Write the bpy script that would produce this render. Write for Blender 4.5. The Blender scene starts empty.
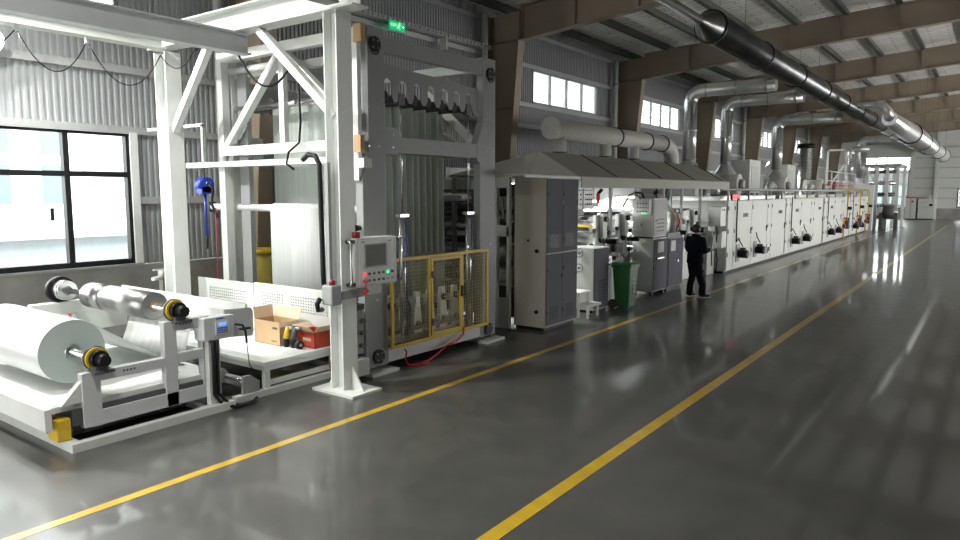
import bpy, bmesh, math, random
from mathutils import Vector, Matrix
random.seed(7)
SC = bpy.context.scene
COL = SC.collection

# ------------------------------------------------------------------ camera
cam_d = bpy.data.cameras.new('camera')
cam = bpy.data.objects.new('camera', cam_d)
COL.objects.link(cam)
cam_d.sensor_fit = 'HORIZONTAL'
cam_d.sensor_width = 36.0
cam_d.lens = 700.0 / 960.0 * 36.0
cam_d.clip_end = 300
CAMH = 2.45
_f, _vx, _vy = 700.0, 996.0, 192.0
_th = math.atan2(270 - _vy, _f)
_d = Vector(((_vx - 480) / _f, (270 - _vy) / _f, 1.0)).normalized()
_Z = Vector((0, math.cos(_th), -math.sin(_th)))
_Y = (_d - _Z * _d.dot(_Z)).normalized()
_X = _Y.cross(_Z)
if _X.x < 0:
    _X = -_X
right = Vector((_X.x, _Y.x, _Z.x)); up = Vector((_X.y, _Y.y, _Z.y)); fwd = Vector((_X.z, _Y.z, _Z.z))
M = Matrix((right, up, -fwd)).transposed().to_4x4()
M.translation = Vector((0, 0, CAMH))
cam.matrix_world = M
SC.camera = cam

# ------------------------------------------------------------------ world, exposure
SC.view_settings.view_transform = 'Standard'
SC.view_settings.look = 'None'
SC.view_settings.gamma = 1.0
SC.view_settings.use_curve_mapping = False
SC.view_settings.exposure = 0.15
SC.cycles.max_bounces = 7
SC.cycles.diffuse_bounces = 4
SC.cycles.glossy_bounces = 4
SC.cycles.transmission_bounces = 6
SC.cycles.transparent_max_bounces = 16
SC.cycles.caustics_reflective = True
SC.cycles.blur_glossy = 1.0
SC.cycles.caustics_refractive = False
SC.cycles.sample_clamp_indirect = 6.0
w = bpy.data.worlds.new('overcast_sky')
SC.world = w
w.use_nodes = True
bg = w.node_tree.nodes['Background']
bg.inputs['Color'].default_value = (1.0, 0.985, 0.955, 1)
bg.inputs['Strength'].default_value = 10.0

def portal(loc, size, rot):
    l = bpy.data.lights.new('daylight_portal', 'AREA'); l.shape = 'RECTANGLE'
    l.size, l.size_y = size; l.cycles.is_portal = True
    o = bpy.data.objects.new('daylight_portal', l); COL.objects.link(o)
    o.location = loc; o.rotation_euler = rot
PI = math.pi
portal((-12.15, 3.1, 2.3), (2.2, 6.2), (0, -PI / 2, 0))          # big left window
for k in (0, 2, 3, 4, 5, 6, 7):                                    # high windows
    portal((-12.15, 8.35 * k + 4.62, 5.75), (1.1, 4.4), (0, -PI / 2, 0))
portal((9.1, 47, 1.8), (2.4, 55), (0, PI / 2, 0))                  # unseen right-wall opening, sized to light machines and roof
portal((-6.5, -6.1, 2.2), (4, 4.4), (PI / 2, 0, 0))                  # unseen back-wall opening, added to light the machine fronts
portal((-8.2, 75.2, 3.3), (3.6, 4.8), (-PI / 2, 0, 0))             # end window

# ------------------------------------------------------------------ materials
def nodes(m):
    m.use_nodes = True
    return m.node_tree.nodes, m.node_tree.links, m.node_tree.nodes['Principled BSDF']
def mat(name, col, rough=0.45, metal=0.0, var=0.05, scale=6.0, bump=0.0, bscale=60.0, emit=None, estr=0.0, coat=0.0, rvar=0.0):
    m = bpy.data.materials.new(name); N, L, b = nodes(m)
    tc = N.new('ShaderNodeTexCoord'); nz = N.new('ShaderNodeTexNoise')
    nz.inputs['Scale'].default_value = scale; nz.inputs['Detail'].default_value = 5
    L.new(tc.outputs['Object'], nz.inputs['Vector'])
    cr = N.new('ShaderNodeValToRGB')
    cr.color_ramp.elements[0].position = 0.3; cr.color_ramp.elements[1].position = 0.7
    cr.color_ramp.elements[0].color = (*[max(0, c * (1 - var)) for c in col], 1)
    cr.color_ramp.elements[1].color = (*[min(1, c * (1 + var)) for c in col], 1)
    L.new(nz.outputs['Fac'], cr.inputs['Fac']); L.new(cr.outputs['Color'], b.inputs['Base Color'])
    b.inputs['Roughness'].default_value = rough; b.inputs['Metallic'].default_value = metal
    b.inputs['Coat Weight'].default_value = coat
    if rvar:
        mr = N.new('ShaderNodeMapRange'); mr.inputs['To Min'].default_value = rough - rvar; mr.inputs['To Max'].default_value = rough + rvar
        L.new(nz.outputs['Fac'], mr.inputs['Value']); L.new(mr.outputs['Result'], b.inputs['Roughness'])
    if bump:
        n2 = N.new('ShaderNodeTexNoise'); n2.inputs['Scale'].default_value = bscale; n2.inputs['Detail'].default_value = 3
        L.new(tc.outputs['Object'], n2.inputs['Vector'])
        bp = N.new('ShaderNodeBump'); bp.inputs['Strength'].default_value = bump; bp.inputs['Distance'].default_value = 0.02
        L.new(n2.outputs['Fac'], bp.inputs['Height']); L.new(bp.outputs['Normal'], b.inputs['Normal'])
    if emit:
        b.inputs['Emission Color'].default_value = (*emit, 1); b.inputs['Emission Strength'].default_value = estr
    return m
MT = {}
def A(k, *a, **kw): MT[k] = mat(k, *a, **kw)
A('white', (.66, .68, .66), .38, var=.03)
A('offwhite', (.58, .60, .57), .42, var=.04)
A('cream', (.40, .38, .315), .45, var=.03)
A('palegrey', (.29, .30, .30), .42, var=.04)
A('doorgrey', (.135, .139, .168), .65, var=.05)
A('darkgrey', (.07, .072, .078), .5)
A('black', (.012, .012, .013), .4)
A('rubber', (.015, .015, .015), .7)
A('chrome', (.72, .73, .74), .16, 1.0, var=.03)
A('steel', (.50, .51, .51), .3, 1.0, var=.08)
A('darksteel', (.10, .105, .105), .35, .8)
A('foilroll', (.22, .22, .215), .33, .95, var=.25, scale=3)
A('yellow', (.62, .42, .02), .45)
A('wire', (.50, .44, .20), .5)
A('gold', (.38, .31, .06), .5, var=.12, scale=2)
A('red', (.55, .02, .02), .4)
A('crimson', (.22, .008, .02), .35)
A('blue', (.02, .06, .50), .35)
A('green', (.004, .085, .02), .38, var=.08)
A('greendark', (.004, .065, .016), .45)
A('cardboard', (.46, .31, .17), .8, var=.07, scale=4, bump=.1)
A('cardboardlight', (.62, .48, .33), .8, var=.05)
A('redbox', (.50, .06, .035), .55, var=.15, scale=9)
A('beam', (.30, .245, .18), .55, var=.09, scale=1.2)
A('purlin', (.085, .092, .08), .75, var=.15)
A('girt', (.42, .43, .43), .45, .3)
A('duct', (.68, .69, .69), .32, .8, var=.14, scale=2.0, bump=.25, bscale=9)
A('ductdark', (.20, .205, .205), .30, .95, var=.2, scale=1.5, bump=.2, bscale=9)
A('beigeduct', (.47, .46, .43), .5, var=.05)
A('paper', (.75, .76, .74), .7)
A('skin', (.40, .24, .16), .5)
A('hair', (.012, .010, .010), .5)
A('jacket', (.003, .004, .008), .8, var=.2, bump=.3, bscale=14)
A('trousers', (.005, .006, .009), .8, var=.2, bump=.3, bscale=10)
MT['doorgrey'].node_tree.nodes['Principled BSDF'].inputs['Specular IOR Level'].default_value = .12
MT['black'].node_tree.nodes['Principled BSDF'].inputs['Specular IOR Level'].default_value = .2
MT['palegrey'].node_tree.nodes['Principled BSDF'].inputs['Specular IOR Level'].default_value = .25
for _k in ('jacket', 'trousers'): MT[_k].node_tree.nodes['Principled BSDF'].inputs['Specular IOR Level'].default_value = .1
A('shoe', (.45, .45, .44), .5)
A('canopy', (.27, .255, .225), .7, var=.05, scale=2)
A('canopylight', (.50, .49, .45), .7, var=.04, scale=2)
A('screen', (.045, .05, .05), .5)
A('ledred', (.6, .02, .02), .4, emit=(1, .04, .04), estr=1.3)
A('ledgreen', (.02, .5, .15), .4, emit=(.05, 1, .35), estr=1.0)
A('lcd', (.05, .1, .4), .3, emit=(.15, .35, 1), estr=1.2)
A('exitgreen', (.0, .4, .15), .4, emit=(.0, .75, .28), estr=.5)
A('exitwhite', (.7, .9, .75), .4, emit=(.55, 1, .7), estr=.8)
A('lamp', (.9, .9, .9), .4, emit=(.95, 1, .98), estr=14.0)
A('asphalt', (.25, .25, .25), .9)
A('concrete', (.27, .262, .25), .85, var=.22, scale=1.6, bump=.25, bscale=25)
A('facade', (.72, .74, .75), .7, var=.03)
A('facadegrey', (.42, .45, .47), .7)
A('blueglass', (.15, .19, .20), .6)

def corr_mat():
    m = mat('corrugated', (.37, .385, .395), .42, .25, var=.05, scale=.8)
    return m
MT['corrugated'] = corr_mat()
A('framegrey', (.50, .515, .52), .4, var=.03)

def floor_mat():
    m = bpy.data.materials.new('polished_concrete'); N, L, b = nodes(m)
    tc = N.new('ShaderNodeTexCoord')
    def noise(s, d, r=.5):
        n = N.new('ShaderNodeTexNoise'); n.inputs['Scale'].default_value = s; n.inputs['Detail'].default_value = d
        n.inputs['Roughness'].default_value = r; L.new(tc.outputs['Object'], n.inputs['Vector']); return n
    n1 = noise(.5, 6, .6); n2 = noise(3.0, 8, .68); n3 = noise(40, 3)
    mx = N.new('ShaderNodeMix'); mx.data_type = 'FLOAT'; mx.inputs[0].default_value = .45
    L.new(n1.outputs['Fac'], mx.inputs[2]); L.new(n2.outputs['Fac'], mx.inputs[3])
    cr = N.new('ShaderNodeValToRGB')
    cr.color_ramp.elements[0].position = .25; cr.color_ramp.elements[0].color = (.036, .039, .036, 1)
    cr.color_ramp.elements[1].position = .75; cr.color_ramp.elements[1].color = (.088, .085, .079, 1)
    L.new(mx.outputs[0], cr.inputs['Fac']); L.new(cr.outputs['Color'], b.inputs['Base Color'])
    mr = N.new('ShaderNodeMapRange'); mr.inputs['From Min'].default_value = .1; mr.inputs['From Max'].default_value = .9
    mr.inputs['To Min'].default_value = .28; mr.inputs['To Max'].default_value = .42
    L.new(n2.outputs['Fac'], mr.inputs['Value']); L.new(mr.outputs['Result'], b.inputs['Roughness'])
    b.inputs['Specular IOR Level'].default_value = .30
    b.inputs['Coat Weight'].default_value = .42; b.inputs['Coat Roughness'].default_value = .06
    bp = N.new('ShaderNodeBump'); bp.inputs['Strength'].default_value = .03; bp.inputs['Distance'].default_value = .02
    n4 = noise(1.1, 3); L.new(n4.outputs['Fac'], bp.inputs['Height'])
    L.new(bp.outputs['Normal'], b.inputs['Normal']); L.new(bp.outputs['Normal'], b.inputs['Coat Normal'])
    return m
MT['floor'] = floor_mat()

def paint_mat():
    m = mat('floor_paint', (.44, .29, .02), .28, var=.16, scale=5, coat=.4)
    return m
MT['floorpaint'] = paint_mat()

def foil_mat():
    m = bpy.data.materials.new('roof_foil'); N, L, b = nodes(m)
    tc = N.new('ShaderNodeTexCoord')
    n = N.new('ShaderNodeTexNoise'); n.inputs['Scale'].default_value = 2.2; n.inputs['Detail'].default_value = 7
    L.new(tc.outputs['Object'], n.inputs['Vector'])
    br = N.new('ShaderNodeTexBrick'); br.inputs['Scale'].default_value = 1.0
    br.inputs['Brick Width'].default_value = 1.2; br.inputs['Row Height'].default_value = .30; br.inputs['Mortar Size'].default_value = .018
    br.inputs['Color1'].default_value = (1, 1, 1, 1); br.inputs['Color2'].default_value = (.9, .9, .9, 1); br.inputs['Mortar'].default_value = (.3, .3, .3, 1)
    mp = N.new('ShaderNodeMapping'); L.new(tc.outputs['Object'], mp.inputs['Vector']); L.new(mp.outputs['Vector'], br.inputs['Vector'])
    cr = N.new('ShaderNodeValToRGB'); cr.color_ramp.elements[0].color = (.72, .71, .67, 1); cr.color_ramp.elements[1].color = (.86, .85, .80, 1)
    cr.color_ramp.elements[0].position = .3; cr.color_ramp.elements[1].position = .7
    L.new(n.outputs['Fac'], cr.inputs['Fac'])
    mm = N.new('ShaderNodeMix'); mm.data_type = 'RGBA'; mm.blend_type = 'MULTIPLY'; mm.inputs[0].default_value = .85
    L.new(cr.outputs['Color'], mm.inputs[6]); L.new(br.outputs['Color'], mm.inputs[7]); L.new(mm.outputs[2], b.inputs['Base Color'])
    b.inputs['Metallic'].default_value = .05; b.inputs['Roughness'].default_value = .45
    bp = N.new('ShaderNodeBump'); bp.inputs['Strength'].default_value = .8; bp.inputs['Distance'].default_value = .05
    L.new(n.outputs['Fac'], bp.inputs['Height']); L.new(bp.outputs['Normal'], b.inputs['Normal'])
    return m
MT['foil'] = foil_mat()

def glass_mat(name, tint, refl):
    m = bpy.data.materials.new(name); m.use_nodes = True; N, L = m.node_tree.nodes, m.node_tree.links
    N.remove(N['Principled BSDF']); out = N['Material Output']
    t = N.new('ShaderNodeBsdfTransparent'); t.inputs['Color'].default_value = (*tint, 1)
    g = N.new('ShaderNodeBsdfGlossy'); g.inputs['Roughness'].default_value = .03
    fr = N.new('ShaderNodeFresnel'); fr.inputs['IOR'].default_value = 1.45
    ml = N.new('ShaderNodeMath'); ml.operation = 'MULTIPLY'; ml.inputs[1].default_value = refl
    mx = N.new('ShaderNodeMixShader'); L.new(fr.outputs[0], ml.inputs[0]); L.new(ml.outputs[0], mx.inputs[0])
    L.new(t.outputs[0], mx.inputs[1]); L.new(g.outputs[0], mx.inputs[2]); L.new(mx.outputs[0], out.inputs['Surface'])
    return m
MT['glass'] = glass_mat('window_glass', (.93, .97, .97), .8)

def film_mat(name, col, trans, rough):
    m = bpy.data.materials.new(name); m.use_nodes = True; N, L = m.node_tree.nodes, m.node_tree.links
    N.remove(N['Principled BSDF']); out = N['Material Output']
    tc = N.new('ShaderNodeTexCoord'); mp = N.new('ShaderNodeMapping'); mp.inputs['Scale'].default_value = (9, .2, .25)
    L.new(tc.outputs['Object'], mp.inputs['Vector'])
    n = N.new('ShaderNodeTexNoise'); n.inputs['Scale'].default_value = 2.0; L.new(mp.outputs[0], n.inputs['Vector'])
    cr = N.new('ShaderNodeValToRGB')
    cr.color_ramp.elements[0].color = (*[c * .9 for c in col], 1); cr.color_ramp.elements[1].color = (*col, 1)
    cr.color_ramp.elements[0].position = .35; cr.color_ramp.elements[1].position = .65
    L.new(n.outputs['Fac'], cr.inputs['Fac'])
    d = N.new('ShaderNodeBsdfDiffuse'); tl = N.new('ShaderNodeBsdfTranslucent'); gl = N.new('ShaderNodeBsdfGlossy')
    gl.inputs['Roughness'].default_value = rough
    L.new(cr.outputs['Color'], d.inputs['Color']); L.new(cr.outputs['Color'], tl.inputs['Color'])
    a = N.new('ShaderNodeMixShader'); a.inputs[0].default_value = .5; L.new(d.outputs[0], a.inputs[1]); L.new(tl.outputs[0], a.inputs[2])
    c = N.new('ShaderNodeMixShader'); c.inputs[0].default_value = .06; L.new(a.outputs[0], c.inputs[1]); L.new(gl.outputs[0], c.inputs[2])
    t = N.new('ShaderNodeBsdfTransparent')
    e = N.new('ShaderNodeMixShader'); e.inputs[0].default_value = trans; L.new(c.outputs[0], e.inputs[1]); L.new(t.outputs[0], e.inputs[2])
    L.new(e.outputs[0], out.inputs['Surface'])
    return m
def tape_mat():
    m = bpy.data.materials.new('red_white_tape'); N, L, b = nodes(m)
    tc = N.new('ShaderNodeTexCoord'); w_ = N.new('ShaderNodeTexWave'); w_.bands_direction = 'DIAGONAL'; w_.inputs['Scale'].default_value = 3.2
    L.new(tc.outputs['Object'], w_.inputs['Vector']); cr = N.new('ShaderNodeValToRGB'); cr.color_ramp.interpolation = 'CONSTANT'
    cr.color_ramp.elements[0].color = (.75, .04, .03, 1); cr.color_ramp.elements[1].color = (.8, .75, .72, 1); cr.color_ramp.elements[1].position = .72
    L.new(w_.outputs['Fac'], cr.inputs['Fac']); L.new(cr.outputs['Color'], b.inputs['Base Color']); return m
MT['tape'] = tape_mat()
MT['film'] = film_mat('clear_film', (.88, .93, .89), .22, .15)
MT['whitefilm'] = film_mat('white_film', (.80, .82, .81), .0, .25)
MT['rollfilm'] = mat('film_roll_side', (.70, .72, .71), .35, var=.02)
MT['rollend'] = mat('film_roll_end', (.42, .48, .46), .55, var=.05, scale=3)

# ------------------------------------------------------------------ mesh helpers
SPLIT = {'marking', 'lit_character', 'joint_band', 'hanger_rod', 'bracket', 'frame_post', 'post', 'foot', 'bolt', 'cap_bolt', 'track_wheel', 'tie_rod', 'stretcher', 'cross_tie', 'push_button', 'switch', 'handle_bracket', 'knob', 'hanger', 'gusset', 'hose', 'gauge', 'hinge', 'latch', 'valve_plate', 'roller_bracket', 'railing_post', 'hand_rail', 'cable', 'support_frame', 'eave_tube', 'stand', 'roll_stand', 'cover', 'guide_bar', 'channel_rail', 'top_frame', 'splice_beam', 'valve', 'eyelet', 'warning_label'}
class MB:
    def __init__(s): s.v = []; s.f = []; s.sm = []
    def add(s, vs, fs, smooth=False):
        n = len(s.v); s.v += [tuple(p) for p in vs]
        for f in fs:
            s.f.append(tuple(i + n for i in f)); s.sm.append(smooth)
        return s
    def box(s, x0, x1, y0, y1, z0, z1):
        vs = [(x, y, z) for x in (x0, x1) for y in (y0, y1) for z in (z0, z1)]
        return s.add(vs, [(0, 1, 3, 2), (4, 6, 7, 5), (0, 4, 5, 1), (2, 3, 7, 6), (0, 2, 6, 4), (1, 5, 7, 3)])
    def bar(s, p, q, w, h, upv=(0, 0, 1)):
        p = Vector(p); q = Vector(q); d = (q - p).normalized(); u = Vector(upv)
        a = d.cross(u)
        if a.length < 1e-4: a = d.cross(Vector((0, 1, 0)))
        a.normalize(); b = a.cross(d).normalized(); a = a * w / 2; b = b * h / 2
        vs = [c + sa * a + sb * b for c in (p, q) for sa in (-1, 1) for sb in (-1, 1)]
        return s.add(vs, [(0, 1, 3, 2), (4, 6, 7, 5), (0, 4, 5, 1), (2, 3, 7, 6), (0, 2, 6, 4), (1, 5, 7, 3)])
    def ibeam(s, p, q, w, h, tf=.02, tw=.015, upv=(0, 0, 1)):
        p = Vector(p); q = Vector(q); d = (q - p).normalized(); u = Vector(upv); a = d.cross(u).normalized(); u = a.cross(d).normalized()
        s.bar(p + u * (h / 2 - tf / 2), q + u * (h / 2 - tf / 2), w, tf, upv)
        s.bar(p - u * (h / 2 - tf / 2), q - u * (h / 2 - tf / 2), w, tf, upv)
        return s.bar(p, q, tw, h - 2 * tf, upv)
    def cyl(s, p, q, r, r2=None, n=20, caps=True):
        p = Vector(p); q = Vector(q); r2 = r if r2 is None else r2
        d = (q - p).normalized(); a = d.orthogonal().normalized(); b = d.cross(a)
        ring = lambda c, rr: [c + (a * math.cos(t) + b * math.sin(t)) * rr for t in (2 * PI * i / n for i in range(n))]
        s.add(ring(p, r) + ring(q, r2), [(i, (i + 1) % n, n + (i + 1) % n, n + i) for i in range(n)], True)
        k = len(s.v) - 2 * n
        if caps:
            s.f.append(tuple(k + i for i in reversed(range(n)))); s.sm.append(False)
            s.f.append(tuple(k + n + i for i in range(n))); s.sm.append(False)
        return s
    def ring(s, p, q, ro, ri, n=24):
        p = Vector(p); q = Vector(q); d = (q - p).normalized(); a = d.orthogonal().normalized(); b = d.cross(a)
        vs = []
        for c, r in ((p, ro), (q, ro), (q, ri), (p, ri)):
            vs += [c + (a * math.cos(2 * PI * i / n) + b * math.sin(2 * PI * i / n)) * r for i in range(n)]
        for k in range(4):
            o = k * n; o2 = ((k + 1) % 4) * n
            s.add([], []); base = len(s.v)
            pass
        base = len(s.v); s.v += [tuple(x) for x in vs]
        for k in range(4):
            o = base + k * n; o2 = base + ((k + 1) % 4) * n
            for i in range(n):
                s.f.append((o + i, o + (i + 1) % n, o2 + (i + 1) % n, o2 + i)); s.sm.append(k in (0, 2))
        return s
    def tube(s, pts, r, n=8, rs=None):
        pts = [Vector(p) for p in pts]; m = len(pts); rings = []; pa = None
        for i, p in enumerate(pts):
            d = (pts[min(i + 1, m - 1)] - pts[max(i - 1, 0)]).normalized()
            if pa is None: a = d.orthogonal().normalized()
            else:
                a = pa - d * pa.dot(d)
                a = a.normalized() if a.length > 1e-6 else d.orthogonal().normalized()
            pa = a; b = d.cross(a); rr = rs[i] if rs else r
            rings.append([p + (a * math.cos(2 * PI * k / n) + b * math.sin(2 * PI * k / n)) * rr for k in range(n)])
        base = len(s.v)
        for rg in rings: s.v += [tuple(x) for x in rg]
        for i in range(m - 1):
            for k in range(n):
                s.f.append((base + i * n + k, base + i * n + (k + 1) % n, base + (i + 1) * n + (k + 1) % n, base + (i + 1) * n + k)); s.sm.append(True)
        s.f.append(tuple(base + k for k in reversed(range(n)))); s.sm.append(False)
        s.f.append(tuple(base + (m - 1) * n + k for k in range(n))); s.sm.append(False)
        return s
    def prism(s, poly, ax, a, b, smooth=False):
        def P(u, v, t): return {'x': (t, u, v), 'y': (u, t, v), 'z': (u, v, t)}[ax]
        n = len(poly)
        s.add([P(u, v, a) for u, v in poly] + [P(u, v, b) for u, v in poly],
              [tuple(reversed(range(n))), tuple(range(n, 2 * n))] + [(i, (i + 1) % n, n + (i + 1) % n, n + i) for i in range(n)], smooth)
        return s
    def sheet(s, path, x0, x1, t=.004):
        # path of (y,z) swept along x with a small thickness
        n = len(path); off = []
        for i in range(n):
            a = Vector(path[max(i - 1, 0)]); b = Vector(path[min(i + 1, n - 1)]); d = (b - a).normalized(); off.append(Vector((-d.y, d.x)) * t)
        vs = []
        for x in (x0, x1):
            vs += [(x, p[0], p[1]) for p in path] + [(x, p[0] + o.x, p[1] + o.y) for p, o in zip(path, off)]
        k = 2 * n; fs = []
        for i in range(n - 1):
            fs += [(i, i + 1, k + i + 1, k + i), (n + i, k + n + i, k + n + i + 1, n + i + 1), (i, n + i, n + i + 1, i + 1), (k + i, k + i + 1, k + n + i + 1, k + n + i)]
        fs += [(0, k, k + n, n), (n - 1, 2 * n - 1, k + 2 * n - 1, k + n - 1)]
        return s.add(vs, fs, True)
    def sph(s, c, r, n=14, m=8, sz=1.0, half=False):
        c = Vector(c); base = len(s.v); rows = m
        for j in range(rows + 1):
            t = (PI / 2 if half else PI) * j / rows
            for i in range(n):
                p = 2 * PI * i / n
                s.v.append((c.x + r * math.sin(t) * math.cos(p), c.y + r * math.sin(t) * math.sin(p), c.z + r * sz * math.cos(t)))
        for j in range(rows):
            for i in range(n):
                s.f.append((base + j * n + i, base + (j + 1) * n + i, base + (j + 1) * n + (i + 1) % n, base + j * n + (i + 1) % n)); s.sm.append(True)
        return s
    def islands(s):
        p = list(range(len(s.v)))
        def fd(i):
            while p[i] != i: p[i] = p[p[i]]; i = p[i]
            return i
        for f in s.f:
            a = fd(f[0])
            for i in f[1:]: p[fd(i)] = a
        g = {}
        for f, sm in zip(s.f, s.sm): g.setdefault(fd(f[0]), []).append((f, sm))
        out = []
        for fs in g.values():
            ids = sorted({i for f, _ in fs for i in f}); mp = {i: k for k, i in enumerate(ids)}; q = MB()
            q.v = [s.v[i] for i in ids]; q.f = [tuple(mp[i] for i in f) for f, _ in fs]; q.sm = [x for _, x in fs]; out.append(q)
        return out
    def build(s, name, m, parent=None, bevel=0.0):
        if name in SPLIT:
            return [q._build(name, m, parent, bevel) for q in s.islands()][0]
        return s._build(name, m, parent, bevel)
    def _build(s, name, m, parent=None, bevel=0.0):
        o0 = wl(parent)
        me = bpy.data.meshes.new(name)
        me.from_pydata([(x - o0[0], y - o0[1], z - o0[2]) for x, y, z in s.v], [], s.f)
        me.polygons.foreach_set('use_smooth', s.sm)
        b = bmesh.new(); b.from_mesh(me); bmesh.ops.remove_doubles(b, verts=b.verts, dist=1e-6)
        bmesh.ops.recalc_face_normals(b, faces=b.faces); b.to_mesh(me); b.free()
        me.materials.append(MT[m] if isinstance(m, str) else m)
        o = bpy.data.objects.new(name, me); COL.objects.link(o)
        if parent is not None: o.parent = parent
        if bevel:
            bv = o.modifiers.new('bevel', 'BEVEL'); bv.width = bevel; bv.segments = 2; bv.limit_method = 'ANGLE'
        return o
def wl(o):
    v = Vector((0, 0, 0))
    while o is not None:
        v += o.location; o = o.parent
    return v
def tag(o, label, cat, group=None, kind=None):
    if label: o['label'] = label
    if cat: o['category'] = cat
    if group: o['group'] = group
    if kind: o['kind'] = kind
    return o
def thing(name, label, cat, loc=(0, 0, 0), group=None):
    o = bpy.data.objects.new(name, None); COL.objects.link(o); o.location = loc; o.empty_display_size = .1
    return tag(o, label, cat, group)
def struct(o): o['kind'] = 'structure'; return o
def sthing(name, loc=(0, 0, 0)):
    o = bpy.data.objects.new(name, None); COL.objects.link(o); o.location = loc; o['kind'] = 'structure'; return o
def dup(o, d=(0, 0, 0), label=None, parent=None):
    c = o.copy(); COL.objects.link(c)
    if parent is not None: c.parent = parent
    else: c.location = o.location + Vector(d)
    if label: c['label'] = label
    for ch in list(o.children): dup(ch, parent=c)
    return c
def B(*a): return MB().box(*a)
def C_(*a, **k): return MB().cyl(*a, **k)
def plab(o, label): o['label'] = label; return o
def text_mesh(name, txt, size, m, parent, loc, rot, ext=.002):
    cu = bpy.data.curves.new(name, 'FONT'); cu.body = txt; cu.size = size; cu.extrude = ext; cu.align_x = 'CENTER'; cu.align_y = 'CENTER'
    t = bpy.data.objects.new(name + '_tmp', cu); COL.objects.link(t)
    dg = bpy.context.evaluated_depsgraph_get(); me = bpy.data.meshes.new_from_object(t.evaluated_get(dg))
    bpy.data.objects.remove(t)
    me.materials.clear(); me.materials.append(MT[m])
    o = bpy.data.objects.new(name, me); COL.objects.link(o)
    if parent is not None: o.parent = parent
    o.location = Vector(loc) - wl(parent); o.rotation_euler = rot
    return o
FACE_X = (PI / 2, 0, PI / 2)          # text readable from +X
FACE_NY = (PI / 2, 0, 0)              # text readable from -Y
# ================================================================== STRUCTURE
XW = -12.0; BAY = 8.35; Y0, Y1 = -6.0, 75.0
roofz = lambda x: 7.63 + .07 * (x + 12)
struct(B(XW - .3, 9.3, Y0 - .3, Y1 + .3, -.2, 0).build('floor', 'floor'))

wl_ = sthing('wall_left')
def corr(y0, y1, z0, z1, mb, p=.105, d=.028):
    n = max(1, round((y1 - y0) / p)); st = (y1 - y0) / n; prof = []
    for i in range(n):
        a = y0 + i * st
        prof += [(a, 0), (a + st * .40, 0), (a + st * .5, d), (a + st * .9, d)]
    prof.append((y1, 0))
    m = len(prof)
    vs = [(XW + x, y, z0) for y, x in prof] + [(XW + x, y, z1) for y, x in prof]
    mb.add(vs, [(i, i + 1, m + i + 1, m + i) for i in range(m - 1)])
    mb.box(XW - .06, XW - .03, y0, y1, z0, z1)
HW = [0, 2, 3, 4, 5, 6, 7]
hwy = lambda k: BAY * k + (2.42 if k else 1.72)
cm = MB()
corr(Y0, .7, 1.2, 3.45, cm); corr(6.2, Y1, 1.2, 3.45, cm); corr(Y0, Y1, 3.45, 5.22, cm); corr(Y0, Y1, 6.28, 7.68, cm)
ys = [Y0] + [v for k in HW for v in (hwy(k), hwy(k) + 4.4)] + [Y1]
for i in range(0, len(ys), 2): corr(ys[i], ys[i + 1], 5.22, 6.28, cm)
struct(cm.build('corrugated_sheet', 'corrugated', wl_))
struct(B(XW - .2, XW + .12, Y0, Y1, 0, 1.19).build('concrete_dado', 'concrete', wl_))
struct(B(XW - .1, XW + .16, .6, 6.3, 1.19, 1.23).build('sill', 'palegrey', wl_))
for z, a, b in ((2.32, 6.35, Y1), (3.5, Y0, Y1), (4.5, Y0, Y1), (5.16, 6.5, Y1), (6.34, 6.5, Y1), (7.3, Y0, Y1)):
    struct(MB().box(XW + .035, XW + .09, a, b, z - .05, z + .05).box(XW + .085, XW + .10, a, b, z - .075, z + .02).build('girt', 'girt', wl_))
struct(MB().box(XW + .035, XW + .11, 6.2, 6.33, 1.2, 3.45).build('jamb_post', 'white', wl_))

# big window, black frame
wn = sthing('window_1', (XW, .7, 1.23))
fm = MB()
for y in (.7, 1.82, 2.94, 4.06, 5.14, 6.14): fm.box(XW - .05, XW + .07, y, y + .085, 1.23, 3.45)
for z in (1.23, 2.70, 3.385): fm.box(XW - .05, XW + .065, .7, 6.205, z, z + .085)
struct(fm.build('window_frame', 'black', wn))
struct(B(XW - .005, XW + .003, .7, 6.2, 1.24, 3.44).build('pane', 'glass', wn))
struct(MB().box(XW + .05, XW + .075, 4.9, 4.95, 2.0, 2.2).build('window_catch', 'black', wn))
for i, k in enumerate(HW):
    a = hwy(k)
    wn = sthing('window_%d' % (i + 2), (XW, a, 5.22))
    fm = MB()
    for j in range(5): fm.box(XW - .04, XW + .05, a + j * 1.09, a + j * 1.09 + .04, 5.22, 6.28)
    fm.box(XW - .04, XW + .05, a, a + 4.4, 5.22, 5.28).box(XW - .04, XW + .05, a, a + 4.4, 6.22, 6.28)
    struct(fm.build('window_frame', 'palegrey', wn))
    struct(B(XW - .004, XW + .004, a, a + 4.4, 5.22, 6.28).build('pane', 'glass', wn))

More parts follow.
